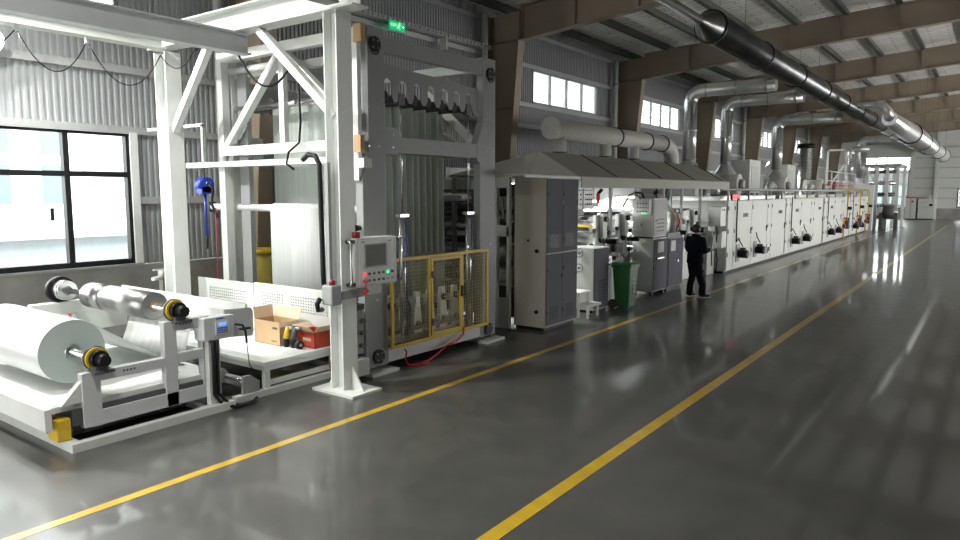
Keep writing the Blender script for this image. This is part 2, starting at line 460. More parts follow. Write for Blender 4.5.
# steel frames
for k in range(0, 9):
    y = BAY * k
    cb = MB(); P = [(-11.82, 0), (-11.38, 0), (-10.83, 6.6), (-10.80, 7.40), (-11.82, 7.34)]
    cb.prism(P, 'y', y - .012, y + .012)
    cb.bar((-11.82, y, 0), (-11.82, y, 7.34), .3, .025, (1, 0, 0)).bar((-11.38, y, 0), (-10.83, y, 6.6), .3, .025, (1, 0, 0))
    cb.bar((-10.81, y, 6.6), (-10.81, y, 7.40), .3, .05, (1, 0, 0))
    for z in (1.6, 3.2, 4.8, 6.6): cb.box(-11.82, -11.34 + (z / 6.6) * .5, y - .14, y + .14, z - .008, z + .008)
    struct(cb.build('steel_column', 'beam'))
    rb = MB(); bot = [(-10.79, 6.6), (-7.35, 6.93), (-4.28, 7.18), (-1.16, 7.40), (3, 7.65), (9, 7.95)]
    tz = lambda x: roofz(x) - .22
    rb.prism(bot + [(9, tz(9)), (-10.79, tz(-10.79))], 'y', y - .012, y + .012)
    for a, b in zip(bot, bot[1:]): rb.bar((a[0], y, a[1]), (b[0], y, b[1]), .28, .025)
    rb.bar((-10.79, y, tz(-10.79)), (9, y, tz(9)), .28, .025)
    for x in (-10.74, -9.1, -7.35, -5.8, -4.28, -2.7, -1.16, .4):
        zb = [a[1] + (b[1] - a[1]) * (x - a[0]) / (b[0] - a[0]) for a, b in zip(bot, bot[1:]) if a[0] <= x <= b[0]][0]
        rb.box(x - .008, x + .008, y - .13, y + .13, zb, tz(x))
    struct(rb.build('roof_rafter', 'beam'))
for i in range(10):
    x = -11.4 + i * 1.45; z = roofz(x)
    struct(MB().box(x - .012, x + .012, Y0, Y1, z - .235, z - .015).box(x - .075, x + .075, Y0, Y1, z - .235, z - .21).box(x - .075, x + .012, Y0, Y1, z - .03, z - .012).build('roof_purlin', 'purlin'))
struct(MB().prism([(XW - .2, roofz(XW - .2)), (9.2, roofz(9.2)), (9.2, roofz(9.2) + .12), (XW - .2, roofz(XW - .2) + .12)], 'y', Y0 - .2, Y1 + .2).build('ceiling', 'foil'))

# end wall with tall window band and a small window to the right
we = sthing('wall_end', (0, 75, 0))
em = MB()
for a in ((XW, -10.05, 0, 8), (-10.05, -6.45, 5.65, 8.35), (-10.05, -6.45, 0, .95), (-6.45, -2.75, 0, 8.6), (-2.75, -.6, 0, 1.05), (-2.75, -.6, 2.75, 8.8), (-.6, 9, 0, 9.4)):
    em.box(a[0], a[1], 75, 75.15, a[2], a[3])
struct(em.build('panel_cladding', 'offwhite', we))
struct(B(-6.45, 9, 74.88, 75, 0, 1.0).build('concrete_dado', 'concrete', we))
for z in (1.9, 2.8, 3.7, 4.6, 5.5, 6.4): struct(B(-6.4, 9, 74.86, 75, z - .05, z + .05).build('girt', 'girt', we))
for x in (-6.25, -4.35): struct(B(x - .14, x + .14, 74.6, 74.86, 0, 7.9).build('wall_post', 'offwhite', we))
wn = sthing('window_9', (-8.2, 75, .95)); fm = MB()
for x in (-10.05, -9.2, -8.35, -7.5, -6.53): fm.box(x, x + .07, 74.98, 75.08, .95, 5.65)
for z in (.95, 2.0, 3.1, 4.2, 5.58): fm.box(-10.05, -6.46, 74.98, 75.08, z, z + .07)
struct(fm.build('window_frame', 'palegrey', wn)); struct(B(-10.05, -6.46, 75.03, 75.04, .95, 5.65).build('pane', 'glass', wn))
wn = sthing('window_10', (-1.7, 75, 1)); fm = MB()
for x in (-2.75, -1.7, -.68): fm.box(x, x + .08, 74.98, 75.08, 1.05, 2.75)
for z in (1.05, 2.68): fm.box(-2.75, -.6, 74.98, 75.08, z, z + .08)
struct(fm.build('window_frame', 'black', wn)); struct(B(-2.75, -.6, 75.03, 75.04, 1.05, 2.75).build('pane', 'glass', wn))
# right and back walls (beyond the frame): openings added and sized for the daylight they let in
struct(MB().box(9, 9.2, Y0, Y1, 0, .6).box(9, 9.2, Y0, Y1, 3.0, 9.5).box(9, 9.2, Y0, 19.5, .6, 3.0).build('wall_right', 'corrugated'))
struct(MB().box(XW, -8.5, Y0 - .15, Y0, 0, 8.2).box(-4.5, 9, Y0 - .15, Y0, 0, 9.5).box(-8.5, -4.5, Y0 - .15, Y0, 4.4, 9).build('wall_back', 'corrugated'))

# yellow lane lines
for x, wdt, lab in ((-2.75, .13, 'yellow painted line running down the open grey floor, right of the two'), (-5.48, .10, 'yellow painted line along the machines, passing the standing person')):
    tag(B(x - wdt / 2, x + wdt / 2, -2 if x > -4 else .4, 62, 0, .002).build('floor_line', 'floorpaint'), lab, 'floor marking', 'painted floor lines')

# outside
struct(B(-80, XW - .3, -40, 110, -.3, -.02).build('ground', 'asphalt'))
struct(B(-80, 60, 75.4, 170, -.3, -.02).build('ground', 'asphalt'))
nb = thing('office_building', 'pale many-storey building seen through the big black-framed window', 'building', (-30, 20, 0))
B(-42, -30, 4, 60, 0, 26).build('wall', 'facade', nb)
for yy, ww in ((9.4, 1.6), (12.1, 1.0), (20.0, 1.6), (27, 1.6), (33, 1.6)):
    for zz in (2.0, 3.9, 5.8, 7.7, 9.6):
        B(-30.06, -29.98, yy, yy + ww, zz, zz + 1.5).build('window', 'blueglass', nb)
lm = MB()
for i in range(40): lm.box(-30.03, -29.97, 13.6, 18.4, 1.9 + i * .2, 1.94 + i * .2)
lm.build('louvre', 'facadegrey', nb)
sh = thing('low_outbuilding', 'low grey outbuilding with flat roof outside the big window', 'building', (-20, 14, 0))
B(-22, -19, 3, 40, 0, 1.30).build('wall', 'facadegrey', sh); B(-22.2, -18.8, 2.9, 40.2, 1.30, 1.5).build('roof', 'facade', sh)
fb = thing('distant_building', 'dim building beyond the tall end window', 'building', (-12, 95, 0))
B(-30, 4, 95, 110, 0, 5.0).build('wall', 'darkgrey', fb)
for xx in range(-18, -4, 2): B(xx, xx + 1.3, 94.95, 95.05, 1, 3.2).build('window', 'blueglass', fb)

# downpipes beside the columns
lab = ['white downpipe on the corrugated wall above the overhead beam, nearest one', 'white downpipe beside the brown column behind the big roof frame', 'white downpipe right of the nearest high window',
       'white downpipe behind the first shiny riser pipe', 'white downpipe between the fourth and fifth brown columns', 'thin white downpipe far along the left wall beyond the second riser', 'farthest thin white downpipe on the left wall']
for i, k in enumerate((1, 2, 3, 4, 5, 6, 7)):
    y = BAY * k - .5
    t = thing('downpipe', lab[i], 'pipe', (-11.70, y, 0), 'white wall downpipes')
    MB().tube([(-11.70, y, .0), (-11.70, y, 7.3)], .085, 12).build('pipe', 'offwhite', t)
    m = MB()
    for z in (2.3, 4.5, 6.4): m.cyl((-11.70, y, z), (-11.70, y, z + .06), .1, n=12)
    m.build('bracket', 'palegrey', t)
t = thing('cable_tray', 'perforated metal cable tray high on the wall behind the tall frame', 'cable tray', (-11.7, 12, 6.4))
m = MB()
m.box(-11.83, -11.62, 8.6, 16.5, 6.40, 6.415)
for yy in [8.6 + .16 * i for i in range(49)]: m.box(-11.63, -11.615, yy, yy + .09, 6.41, 6.49)
m.box(-11.63, -11.615, 8.6, 16.5, 6.485, 6.50)
m.build('tray', 'girt', t)
MB().box(-11.83, -11.62, 10.2, 10.24, 6.2, 6.4).box(-11.83, -11.62, 14.4, 14.44, 6.1, 6.4).build('bracket', 'offwhite', t)
ex = thing('exit_sign', 'lit green emergency exit sign high on the dark wall', 'exit sign', (-11.6, 12.53, 6.2))
B(-11.62, -11.58, 12.28, 12.78, 6.22, 6.42).build('sign_panel', 'exitgreen', ex)
m = MB()
m.sph((-11.572, 12.592, 6.375), .022); m.bar((-11.575, 12.585, 6.36), (-11.575, 12.56, 6.30), .012, .03, (1, 0, 0))
for q in (((12.56, 6.30), (12.51, 6.26)), ((12.565, 6.30), (12.61, 6.25)), ((12.58, 6.35), (12.63, 6.33)), ((12.58, 6.35), (12.53, 6.32))):
    m.bar((-11.575, *q[0]), (-11.575, *q[1]), .012, .014, (1, 0, 0))
m.build('running_figure', 'exitwhite', ex)
MB().bar((-11.575, 12.68, 6.32), (-11.575, 12.735, 6.32), .012, .02, (1, 0, 0)).prism([(12.73, 6.29), (12.755, 6.32), (12.73, 6.35)], 'x', -11.58, -11.572).build('arrow', 'exitwhite', ex)
text_mesh('lettering', 'EXIT', .10, 'exitwhite', ex, (-11.575, 12.40, 6.32), FACE_X)
MB().box(-11.8, -11.6, 12.36, 12.38, 6.38, 6.42).box(-11.8, -11.6, 12.68, 12.70, 6.38, 6.42).build('bracket', 'darkgrey', ex)
tp = thing('hazard_tape', 'red and white barrier tape hanging along the grey wall behind the unwind stand', 'tape', (-10.3, 4.2, 0))
m = MB()
P = [(-10.3, 3.8 + .06 * i, .76 + .03 * math.sin(i * .9)) for i in range(15)]
for a, b in zip(P, P[1:]): m.bar(a, b, .006, .10, (0, 0, 1))
m.build('tape', 'tape', tp)
MB().cyl((-10.3, 3.79, 0), (-10.3, 3.79, .85), .015, n=10).cyl((-10.3, 4.65, 0), (-10.3, 4.65, .85), .015, n=10).build('post', 'steel', tp)
vv = thing('pipe_valve', 'small white valve on a short pipe by the grey wall under the window', 'valve', (-11.2, 6.3, 0))
MB().tube([(-11.4, 6.35, 0), (-11.4, 6.35, .95), (-11.38, 6.3, 1.0), (-11.3, 6.15, 1.0)], .035, 10).build('pipe', 'white', vv)
MB().cyl((-11.4, 6.35, .98), (-11.4, 6.35, 1.12), .05, n=12).box(-11.42, -11.38, 6.22, 6.44, 1.12, 1.15).build('valve_handle', 'white', vv)

# wall floodlights (lamps in use)
def floodlight(x, y, z, lab, power, tilt=(1, 0, -.6), size=.3):
    t = thing('wall_floodlight', lab, 'lamp', (x, y, z), 'wall floodlights')
    d = Vector(tilt).normalized()
    p = Vector((x, y, z))
    C_(p, p + d * .09, .12, .19, n=16).build('housing', 'palegrey', t)
    C_(p + d * .091, p + d * .097, .17, n=16).build('lens', 'lamp', t)
    MB().bar((x - .2, y, z), (x, y, z), .04, .04).build('bracket', 'palegrey', t)
    l = bpy.data.lights.new('lamp_light', 'AREA'); l.shape = 'DISK'; l.size = size; l.energy = power; l.color = (1, .99, .95); l.spread = PI
    o = bpy.data.objects.new('lamp_light', l); COL.objects.link(o); o.parent = t
    o.location = d * .12; o.rotation_euler = d.to_track_quat('-Z', 'Y').to_euler()
floodlight(-11.75, 4.15, 4.62, 'bright floodlight on the corrugated wall over the big window', 200, (1, .25, -.45))
def high_bay(x, y, lab, pw, z=6.7):
    hbl = thing('high_bay_lamp', lab, 'lamp', (x, y, z), 'high bay lamps')
    C_((x, y, z), (x, y, z + .25), .32, .12, 24).build('reflector', 'palegrey', hbl); C_((x, y, z + .25), (x, y, z + .5), .1, n=16).build('ballast', 'darkgrey', hbl)
    C_((x, y, z + .5), (x, y, roofz(x) - .01), .012, n=8).build('hanger_rod', 'steel', hbl); C_((x, y, z - .01), (x, y, z), .28, n=24).build('diffuser', 'lamp', hbl)
    l = bpy.data.lights.new('lamp_light', 'AREA'); l.shape = 'DISK'; l.size = .5; l.energy = pw; l.color = (1, .99, .95); l.spread = 2.6
    o = bpy.data.objects.new('lamp_light', l); COL.objects.link(o); o.parent = hbl; o.location = (0, 0, -.03)
high_bay(-8.9, 2.2, 'round high bay lamp under the roof above the unwind stand', 600)
high_bay(-4.6, 1.4, 'round high bay lamp under the roof above the aisle', 200)
floodlight(-11.6, 36.9, 3.2, 'bright floodlight low on the wall behind the second shiny riser', 120)
floodlight(-11.6, 45.8, 4.2, 'bright floodlight beside the third shiny riser', 120)
floodlight(-11.6, 52.2, 3.4, 'small bright floodlight far behind the ovens', 120)
# ================================================================== GANTRY WITH RUNWAY BEAMS
g = thing('monorail_gantry', 'white steel gantry of two columns carrying runway beams over the unwinder', 'gantry', (-8.1, 5.88, 0))
fc = MB()
fc.ibeam((-6.40, 5.88, 0.02), (-6.40, 5.88, 4.55), .24, .23, .02, .016, (1, 0, 0))
o = fc.build('column', 'white', g, .004)
MB().box(-6.72, -6.0, 5.63, 6.13, .0, .03).build('base_plate', 'offwhite', o)
m = MB().prism([(-6.25, .03), (-6.06, .03), (-6.25, .32)], 'y', 5.87, 5.89).prism([(-6.51, .03), (-6.68, .03), (-6.51, .32)], 'y', 5.87, 5.89); m.build('gusset', 'offwhite', o)
rc = MB().ibeam((-10.08, 5.88, .02), (-10.08, 5.88, 4.50), .25, .30, .02, .016, (1, 0, 0)); o = rc.build('column', 'white', g, .004)
B(-10.4, -9.76, 5.63, 6.13, 0, .03).build('base_plate', 'offwhite', o)
MB().ibeam((-10.4, 5.88, 4.72), (-6.0, 5.88, 4.72), .26, .32, .022, .016).build('crossbeam', 'white', g)
MB().ibeam((-9.95, -3, 4.66), (-9.95, 5.73, 4.66), .22, .30, .02, .014).build('runway_beam', 'offwhite', g)
MB().ibeam((-8.2, -3, 4.40), (-8.2, 5.93, 4.40), .16, .27, .02, .014).build('runway_beam', 'framegrey', g)
MB().ibeam((-6.3, -3, 4.75), (-6.3, 5.73, 4.75), .22, .30, .02, .014).build('runway_beam', 'palegrey', g)
MB().bar((-10.06, 5.88, 3.25), (-8.95, 5.88, 4.54), .10, .10).build('knee_brace', 'white', g)
MB().bar((-6.46, 5.88, 3.35), (-7.85, 5.88, 4.54), .10, .10).build('knee_brace', 'white', g)
# festoon cable under the rear runway beam
t = thing('festoon_cable', 'thin black festoon cable looping under the overhead beam', 'cable', (-9.8, 4.5, 4.5))
def sag(a, b, d, n=14):
    a = Vector(a); b = Vector(b); return [a.lerp(b, i / n) - Vector((0, 0, d * 4 * (i / n) * (1 - i / n))) for i in range(n + 1)]
m = MB()
L_ = [(-9.95, 2.6, 4.47), (-9.95, 3.83, 4.47), (-10.0, 4.70, 4.47), (-9.8, 5.62, 4.40), (-9.2, 6.3, 4.2), ]
m.tube(sag(L_[0], L_[1], .42), .008, 6).tube(sag(L_[1], L_[2], .46), .008, 6).tube(sag(L_[2], L_[3], .50), .008, 6).tube(sag(L_[3], (-9.1, 5.72, 4.42), .22), .008, 6)
m.tube(sag((-9.1, 5.72, 4.42), (-8.65, 6.1, 4.36), -.05), .016, 6).tube(sag((-8.65, 6.1, 4.36), (-7.85, 6.35, 4.15), .35), .016, 6).tube([(-7.7, 6.35, 4.15), (-7.68, 6.36, 3.4), (-7.72, 6.36, 3.12), (-7.95, 6.36, 3.0), (-8.0, 6.36, 2.84), (-7.85, 6.36, 2.76)], .016, 6)
m.build('cable', 'black', t)
m = MB()
for p in L_[1:3]: m.box(p[0] - .02, p[0] + .02, p[1] - .02, p[1] + .02, 4.44, 4.51)
m.build('hanger', 'white', t)
# hose down the front column
hz = thing('cable_hose', 'thick black ribbed hose running down the front gantry column', 'hose', (-6.65, 5.62, 1.4))
m = MB().tube([(-6.85, 5.69, 2.84), (-6.75, 5.69, 2.90), (-6.62, 5.69, 2.88), (-6.55, 5.69, 2.78), (-6.54, 5.69, 2.2), (-6.53, 5.69, 1.5), (-6.52, 5.69, 1.28)], .032, 8)
m.build('hose', 'black', hz)
MB().box(-6.46, -6.40, 5.68, 5.725, 1.25, 2.8).build('conduit', 'palegrey', hz)

# ================================================================== UNWINDER
u = thing('unwind_stand', 'white two-station unwind stand with stepped side frames holding film rolls', 'unwinder', (-8.4, 3.6, 0))
def side_frame(x0, x1):
    m = MB()
    m.box(x0, x1, 3.05, 3.22, .16, .70).box(x0, x1, 3.90, 4.04, .16, 1.08).box(x0, x1, 4.34, 4.44, .16, 1.08)
    m.box(x0, x1, 3.22, 4.34, .16, .31).box(x0, x1, 3.22, 3.90, .60, .70).box(x0, x1, 4.04, 4.34, .62, .72).box(x0, x1, 4.04, 4.34, .97, 1.08)
    return m
side_frame(-7.09, -7.0).build('side_frame', 'framegrey', u, .006)
m = MB().box(-9.86, -9.74, 3.05, 3.9, .16, .70).box(-9.86, -9.74, 3.70, 3.87, .16, 1.02).box(-9.86, -9.74, 3.87, 4.9, .86, 1.02).box(-9.86, -9.74, 4.22, 4.9, .60, .86).box(-9.86, -9.74, 4.38, 4.55, .16, .6)
m.build('side_frame', 'offwhite', u, .006)
MB().box(-9.95, -7.05, 2.72, 4.55, .36, .42).build('deck', 'white', u, .005)
MB().box(-9.95, -6.99, 2.70, 2.76, .22, .43).build('deck_skirt', 'white', u)
MB().box(-9.95, -7.02, 2.95, 4.5, .20, .36).build('undercarriage', 'darkgrey', u)
MB().prism([(2.86, .42), (3.05, .42), (3.05, .62)], 'x', -7.09, -7.02).build('gusset', 'offwhite', u)
m = MB()
for y in (3.1, 4.0):
    for x in (-9.5, -7.25): m.cyl((x - .04, y, .135), (x + .04, y, .135), .075, n=16)
m.build('track_wheel', 'darkgrey', u)
def chuck(x, y, z, d):
    c = C_((x, y, z), (x + d * .09, y, z), .088, n=24).build('shaft_chuck', 'black', u)
    MB().ring((x - d * .012, y, z), (x + d * .02, y, z), .112, .085).build('yellow_ring', 'yellow', c)
    MB().ring((x - d * .04, y, z), (x - d * .012, y, z), .122, .05, 20).build('toothed_collar', 'darksteel', c)
    C_((x + d * .09, y, z), (x + d * .19, y, z), .062, .055, 20).build('chuck_cap', 'black', c)
    MB().box(min(x, x + d * .16), max(x, x + d * .16), y - .10, y + .10, z - .13, z - .10).box(min(x, x + d * .1), max(x, x + d * .1), y - .06, y + .06, z - .11, z - .06).build('chuck_base', 'darkgrey', c)
LY, LZ = 3.24, .81; UY, UZ = 4.09, 1.18
chuck(-7.09, LY, LZ, 1); chuck(-7.09, UY, UZ, 1); 
for zz, yy in ((UZ, UY), (LZ, LY)):
    c = C_((-9.66, yy, zz), (-9.78, yy, zz), .13, n=24).build('shaft_chuck', 'steel', u)
    MB().ring((-9.62, yy, zz), (-9.66, yy, zz), .125, .06, 20).build('toothed_collar', 'chrome', c)
    C_((-9.79, yy, zz), (-9.88, yy, zz), .17, n=24).build('brake_cover', 'black', c)
    C_((-9.881, yy, zz), (-9.95, yy, zz), .165, .12, n=24).build('brake_shell', 'white', c)
m = MB()
for i in range(4): m.box(-7.0, -6.998, 3.45 + i * .035, 3.47 + i * .035, .645, .665)
m.build('marking', 'darkgrey', u)
m = MB()
for i in range(4): m.box(-7.0, -6.998, 4.08 + i * .035, 4.10 + i * .035, 1.02, 1.04)
m.build('marking', 'darkgrey', u)
# upper splice beams of the stand
m = MB().box(-9.9, -7.02, 4.62, 4.70, 1.02, 1.12).box(-9.9, -7.02, 4.80, 4.95, 1.0, 1.04).box(-9.9, -7.02, 4.92, 4.95, 1.0, 1.14).box(-9.9, -7.02, 4.55, 4.62, .98, 1.02)
m.build('splice_beam', 'white', u)
MB().prism([(4.62, .80), (4.98, .76), (5.0, .80), (5.0, 1.06), (4.97, 1.1), (4.62, 1.12)], 'x', -7.02, -6.99).build('splice_end_plate', 'framegrey', u)
# rolls
r = thing('film_roll', 'large white film roll on the lower unwind shaft', 'film roll', (-8.45, LY, LZ))
RX = -7.6
C_((RX, LY, LZ), (-9.35, LY, LZ), .33, n=64, caps=False).build('wound_film', 'rollfilm', r)
MB().ring((RX - .001, LY, LZ), (RX + .001, LY, LZ), .3295, .075, 64).build('roll_end', 'rollend', r)
MB().ring((RX - .05, LY, LZ), (RX + .015, LY, LZ), .075, .045, 24).build('core', 'steel', r)
r = thing('film_roll', 'smaller silver foil roll on the upper unwind shaft', 'film roll', (-8.3, UY, UZ - .02))
for a, b in ((-7.5, -8.52), (-8.54, -8.97)):
    C_((a, UY, UZ), (b, UY, UZ), .155, n=48).build('wound_film', 'foilroll', r)
MB().ring((-7.5, UY, UZ), (-7.498, UY, UZ), .15, .05, 48).build('roll_end', 'steel', r)
MB().ring((-7.498, UY, UZ), (-7.494, UY, UZ), .062, .034, 24).build('core', 'cardboard', r)
C_((-8.522, UY, UZ), (-8.538, UY, UZ), .148, n=40).build('joint_band', 'white', r)
for y, z, l in ((LY, LZ, 'chrome shaft through the large white film roll'), (UY, UZ, 'chrome shaft through the silver foil roll')):
    t = thing('winding_shaft', l, 'shaft', (-8.4, y, z), 'unwind shafts')
    C_((-7.09, y, z), (-9.62, y, z), .036, n=20).build('shaft', 'chrome', t)
    C_((-7.14, y, z), (-7.26, y, z), .043, n=20).build('sleeve', 'steel', t)
# film webs at the unwinder
tag(MB().sheet([(LY + .10, LZ + .318), (LY + .2, LZ + .268), (4.2, .55), (4.5, .445)], -9.25, -7.62).build('film_web', 'whitefilm'), 'white film sheet running down from the large roll to the deck', 'film', 'film webs')
tag(MB().sheet([(4.52, .44), (4.60, .62), (4.72, .98)], -9.2, -7.75).build('film_web', 'whitefilm'), 'slanted white film sheet rising under the upper shaft', 'film', 'film webs')
# rails
tf = thing('floor_rail_frame', 'white steel channel rail frame on the floor under the unwind stand', 'rail', (-8.4, 3.5, 0))
m = MB().box(-10.2, -6.84, 2.86, 2.96, 0, .085).box(-6.93, -6.84, 2.96, 4.62, 0, .085).box(-10.2, -6.93, 4.3, 4.38, 0, .06)
m.build('channel_rail', 'offwhite', tf)
m = MB()
for x in (-9.6, -8.8, -8.0, -7.4): m.box(x, x + .07, 2.96, 4.3, 0, .05)
m.build('cross_tie', 'palegrey', tf)
MB().box(-10.1, -6.95, 2.97, 4.29, 0, .012).build('black_sheet', 'black', tf)  # black sheet filling the area inside the rails
t2 = thing('floor_rail', 'white floor rail running on toward the gantry column foot', 'rail', (-7, 5.3, 0))
MB().box(-7.05, -6.96, 4.72, 6.5, 0, .075).build('channel_rail', 'offwhite', t2)
bp = thing('bumper_block', 'small yellow stop block at the corner of the unwind stand', 'bumper', (-7.08, 2.86, .085))
B(-7.2, -7.0, 2.80, 2.93, .085, .30).build('block', 'yellow', bp, .012)
C_((-7.1, 2.82, .30), (-7.1, 2.82, .40), .012, n=10).build('pin', 'steel', bp)
# load cell box on a post
lb = thing('load_cell_box', 'grey instrument box with blue display on a post by the unwinder', 'control box', (-7.0, 4.55, 0))
B(-7.10, -6.90, 4.30, 4.68, .81, 1.07).build('box', 'framegrey', lb, .012)
B(-6.90, -6.888, 4.44, 4.605, .87, 1.02).build('keypad', 'offwhite', lb)
B(-6.888, -6.884, 4.48, 4.57, .965, 1.0).build('display', 'lcd', lb)
m = MB()
for i in range(5):
    for j in range(3): m.box(-6.888, -6.882, 4.455 + i * .028, 4.473 + i * .028, .885 + j * .024, .899 + j * .024)
m.build('key', 'blue', lb)
B(-6.90, -6.898, 4.45, 4.55, 1.04, 1.052).build('marking', 'blue', lb)
B(-6.995, -6.92, 4.36, 4.50, 0, .81).build('post', 'offwhite', lb)
m = MB().tube([(-6.90, 4.40, .81), (-6.90, 4.40, .5), (-6.90, 4.40, .2), (-6.9, 4.5, .05), (-6.8, 4.62, .02), (-6.78, 4.8, .03), (-6.9, 4.95, .03)], .02, 8)
m.tube([(-6.90, 4.45, .81), (-6.90, 4.45, .5), (-6.90, 4.45, .2), (-6.88, 4.58, .04), (-6.84, 4.7, .02)], .02, 8)
m.build('cable', 'black', lb)
MB().tube([(-6.92, 4.70, .95), (-6.88, 4.78, .93), (-6.86, 4.80, .85), (-6.86, 4.81, .72)], .014, 6).box(-6.9, -6.84, 4.74, 4.86, .88, .90).build('handset', 'black', lb)
MB().tube([(-6.86, 4.81, .72), (-6.88, 4.85, .45), (-6.9, 4.95, .33)], .006, 5).build('thin_cable', 'black', lb)
# low drive roller by the post
dr = thing('drive_roller', 'low chrome roller with motor between unwind stand and step platform', 'roller', (-7.6, 4.95, .2))
C_((-9.3, 4.88, .23), (-7.04, 4.88, .23), .035, n=20).build('roller', 'chrome', dr)
C_((-9.3, 4.98, .12), (-7.04, 4.98, .12), .03, n=20).build('roller', 'steel', dr)
C_((-7.72, 4.80, .25), (-7.45, 4.80, .25), .085, n=20).build('motor', 'darksteel', dr)
C_((-7.44, 4.80, .25), (-7.38, 4.80, .25), .095, n=20).build('motor_flange', 'steel', dr)
MB().prism([(4.82, .0), (5.06, 0), (5.06, .20), (4.94, .29), (4.84, .29)], 'x', -7.03, -6.99).box(-9.36, -9.28, 4.8, 5.06, 0, .3).build('bracket', 'palegrey', dr)
# step platform
sp = thing('step_platform', 'white low step platform carrying the cardboard cartons', 'platform', (-8.1, 5.65, 0))
B(-9.5, -7.0, 5.14, 6.30, .35, .40).build('tabletop', 'white', sp, .005)
B(-9.5, -7.005, 5.15, 6.29, .29, .35).build('apron', 'offwhite', sp)
for x in (-9.45, -7.08):
    for y in (5.16, 6.22): B(x, x + .07, y, y + .07, 0, .29).build('leg', 'offwhite', sp)
MB().box(-7.07, -7.02, 5.23, 6.22, .10, .16).box(-9.44, -9.39, 5.23, 6.22, .10, .16).box(-9.4, -7.07, 6.23, 6.28, .10, .16).build('stretcher', 'offwhite', sp)
# perforated guard panels
def perf(x0, x1, z0, z1, blocks, y, t=.02):
    """plate with grids of square holes; blocks: (xa,xb,za,zb,nx,nz)"""
    xs = {x0, x1}; zs = {z0, z1}; H = []
    for xa, xb, za, zb, nx, nz in blocks:
        px = (xb - xa) / nx; pz = (zb - za) / nz
        for i in range(nx):
            for j in range(nz):
                H.append((xa + i * px + px * .22, xa + i * px + px * .78, za + j * pz + pz * .22, za + j * pz + pz * .78))
    for h in H: xs |= {round(h[0], 5), round(h[1], 5)}; zs |= {round(h[2], 5), round(h[3], 5)}
    xs = sorted(xs); zs = sorted(zs); ix = {v: i for i, v in enumerate(xs)}; iz = {v: i for i, v in enumerate(zs)}
    hole = set()
    for h in H:
        a, b, c, d = (ix[round(h[0], 5)], ix[round(h[1], 5)], iz[round(h[2], 5)], iz[round(h[3], 5)])
        for i in range(a, b):
            for j in range(c, d): hole.add((i, j))
    m = MB(); nz = len(zs); K = len(xs) * nz
    vs = [(x, yy, z) for yy in (y, y + t) for x in xs for z in zs]; fs = []
    for i in range(len(xs) - 1):
        for j in range(nz - 1):
            if (i, j) in hole:
                for a, b in (((i, j), (i + 1, j)), ((i + 1, j), (i + 1, j + 1)), ((i + 1, j + 1), (i, j + 1)), ((i, j + 1), (i, j))):
                    q = a[0] * nz + a[1]; w_ = b[0] * nz + b[1]; fs.append((q, w_, K + w_, K + q))
                continue
            q = [i * nz + j, (i + 1) * nz + j, (i + 1) * nz + j + 1, i * nz + j + 1]
            fs.append(tuple(q)); fs.append(tuple(K + k for k in reversed(q)))
    for i in range(len(xs) - 1):
        for j in (0, nz - 1): q = i * nz + j; w_ = (i + 1) * nz + j; fs.append((q, w_, K + w_, K + q))
    for j in range(nz - 1):
        for i in (0, len(xs) - 1): q = i * nz + j; w_ = i * nz + j + 1; fs.append((q, w_, K + w_, K + q))
    return m.add(vs, fs)
PY = 6.33
t = thing('guard_panel', 'white perforated guard panel, left one behind the step platform', 'guard panel', (-9.6, PY, 0), 'perforated guard panels')
perf(-10.25, -8.82, .40, 1.10, [(-9.95, -9.00, .76, .98, 18, 5)], PY).build('perforated_plate', 'white', t)
MB().box(-10.2, -10.14, PY + .02, PY + .06, 0, .9).box(-8.95, -8.89, PY + .02, PY + .06, 0, .9).build('post', 'offwhite', t)
t = thing('guard_panel', 'white perforated guard panel, right one behind the cartons', 'guard panel', (-8, PY, 0), 'perforated guard panels')
perf(-8.80, -7.0, .40, 1.12, [(-8.62, -8.12, .76, 1.0, 9, 6), (-7.98, -7.18, .76, 1.0, 15, 6)], PY).build('perforated_plate', 'white', t)
MB().box(-8.7, -8.64, PY + .02, PY + .06, 0, .9).box(-7.12, -7.06, PY + .02, PY + .06, 0, .9).build('post', 'offwhite', t)
# cartons and their clutter
TZ = .40
def carton(name, lab, x0, x1, y0, y1, h, m, flaps, fm):
    t = thing(name, lab, 'box', ((x0 + x1) / 2, (y0 + y1) / 2, TZ)); q = .008
    MB().box(x0, x1, y0, y1, TZ, TZ + q).box(x0, x0 + q, y0, y1, TZ, TZ + h).box(x1 - q, x1, y0, y1, TZ, TZ + h).box(x0, x1, y0, y0 + q, TZ, TZ + h).box(x0, x1, y1 - q, y1, TZ, TZ + h).build('carton_body', m, t)
    for side, ang, ln in flaps:
        a = math.radians(ang); dx = math.cos(a) * ln; dz = math.sin(a) * ln; z = TZ + h
        if side == '-y': P = [(x0, y0, z), (x1, y0, z), (x1, y0 - dx, z + dz), (x0, y0 - dx, z + dz)]
        if side == '+y': P = [(x0, y1, z), (x1, y1, z), (x1, y1 + dx, z + dz), (x0, y1 + dx, z + dz)]
        if side == '-x': P = [(x0, y0, z), (x0, y1, z), (x0 - dx, y1, z + dz), (x0 - dx, y0, z + dz)]
        if side == '+x': P = [(x1, y0, z), (x1, y1, z), (x1 + dx, y1, z + dz), (x1 + dx, y0, z + dz)]
        P = [Vector(p) for p in P]; nrm = (P[1] - P[0]).cross(P[2] - P[1]).normalized() * .006
        MB().add(P + [p + nrm for p in P], [(0, 1, 2, 3), (7, 6, 5, 4), (0, 4, 5, 1), (1, 5, 6, 2), (2, 6, 7, 3), (3, 7, 4, 0)]).build('flap', fm, t)
    return t
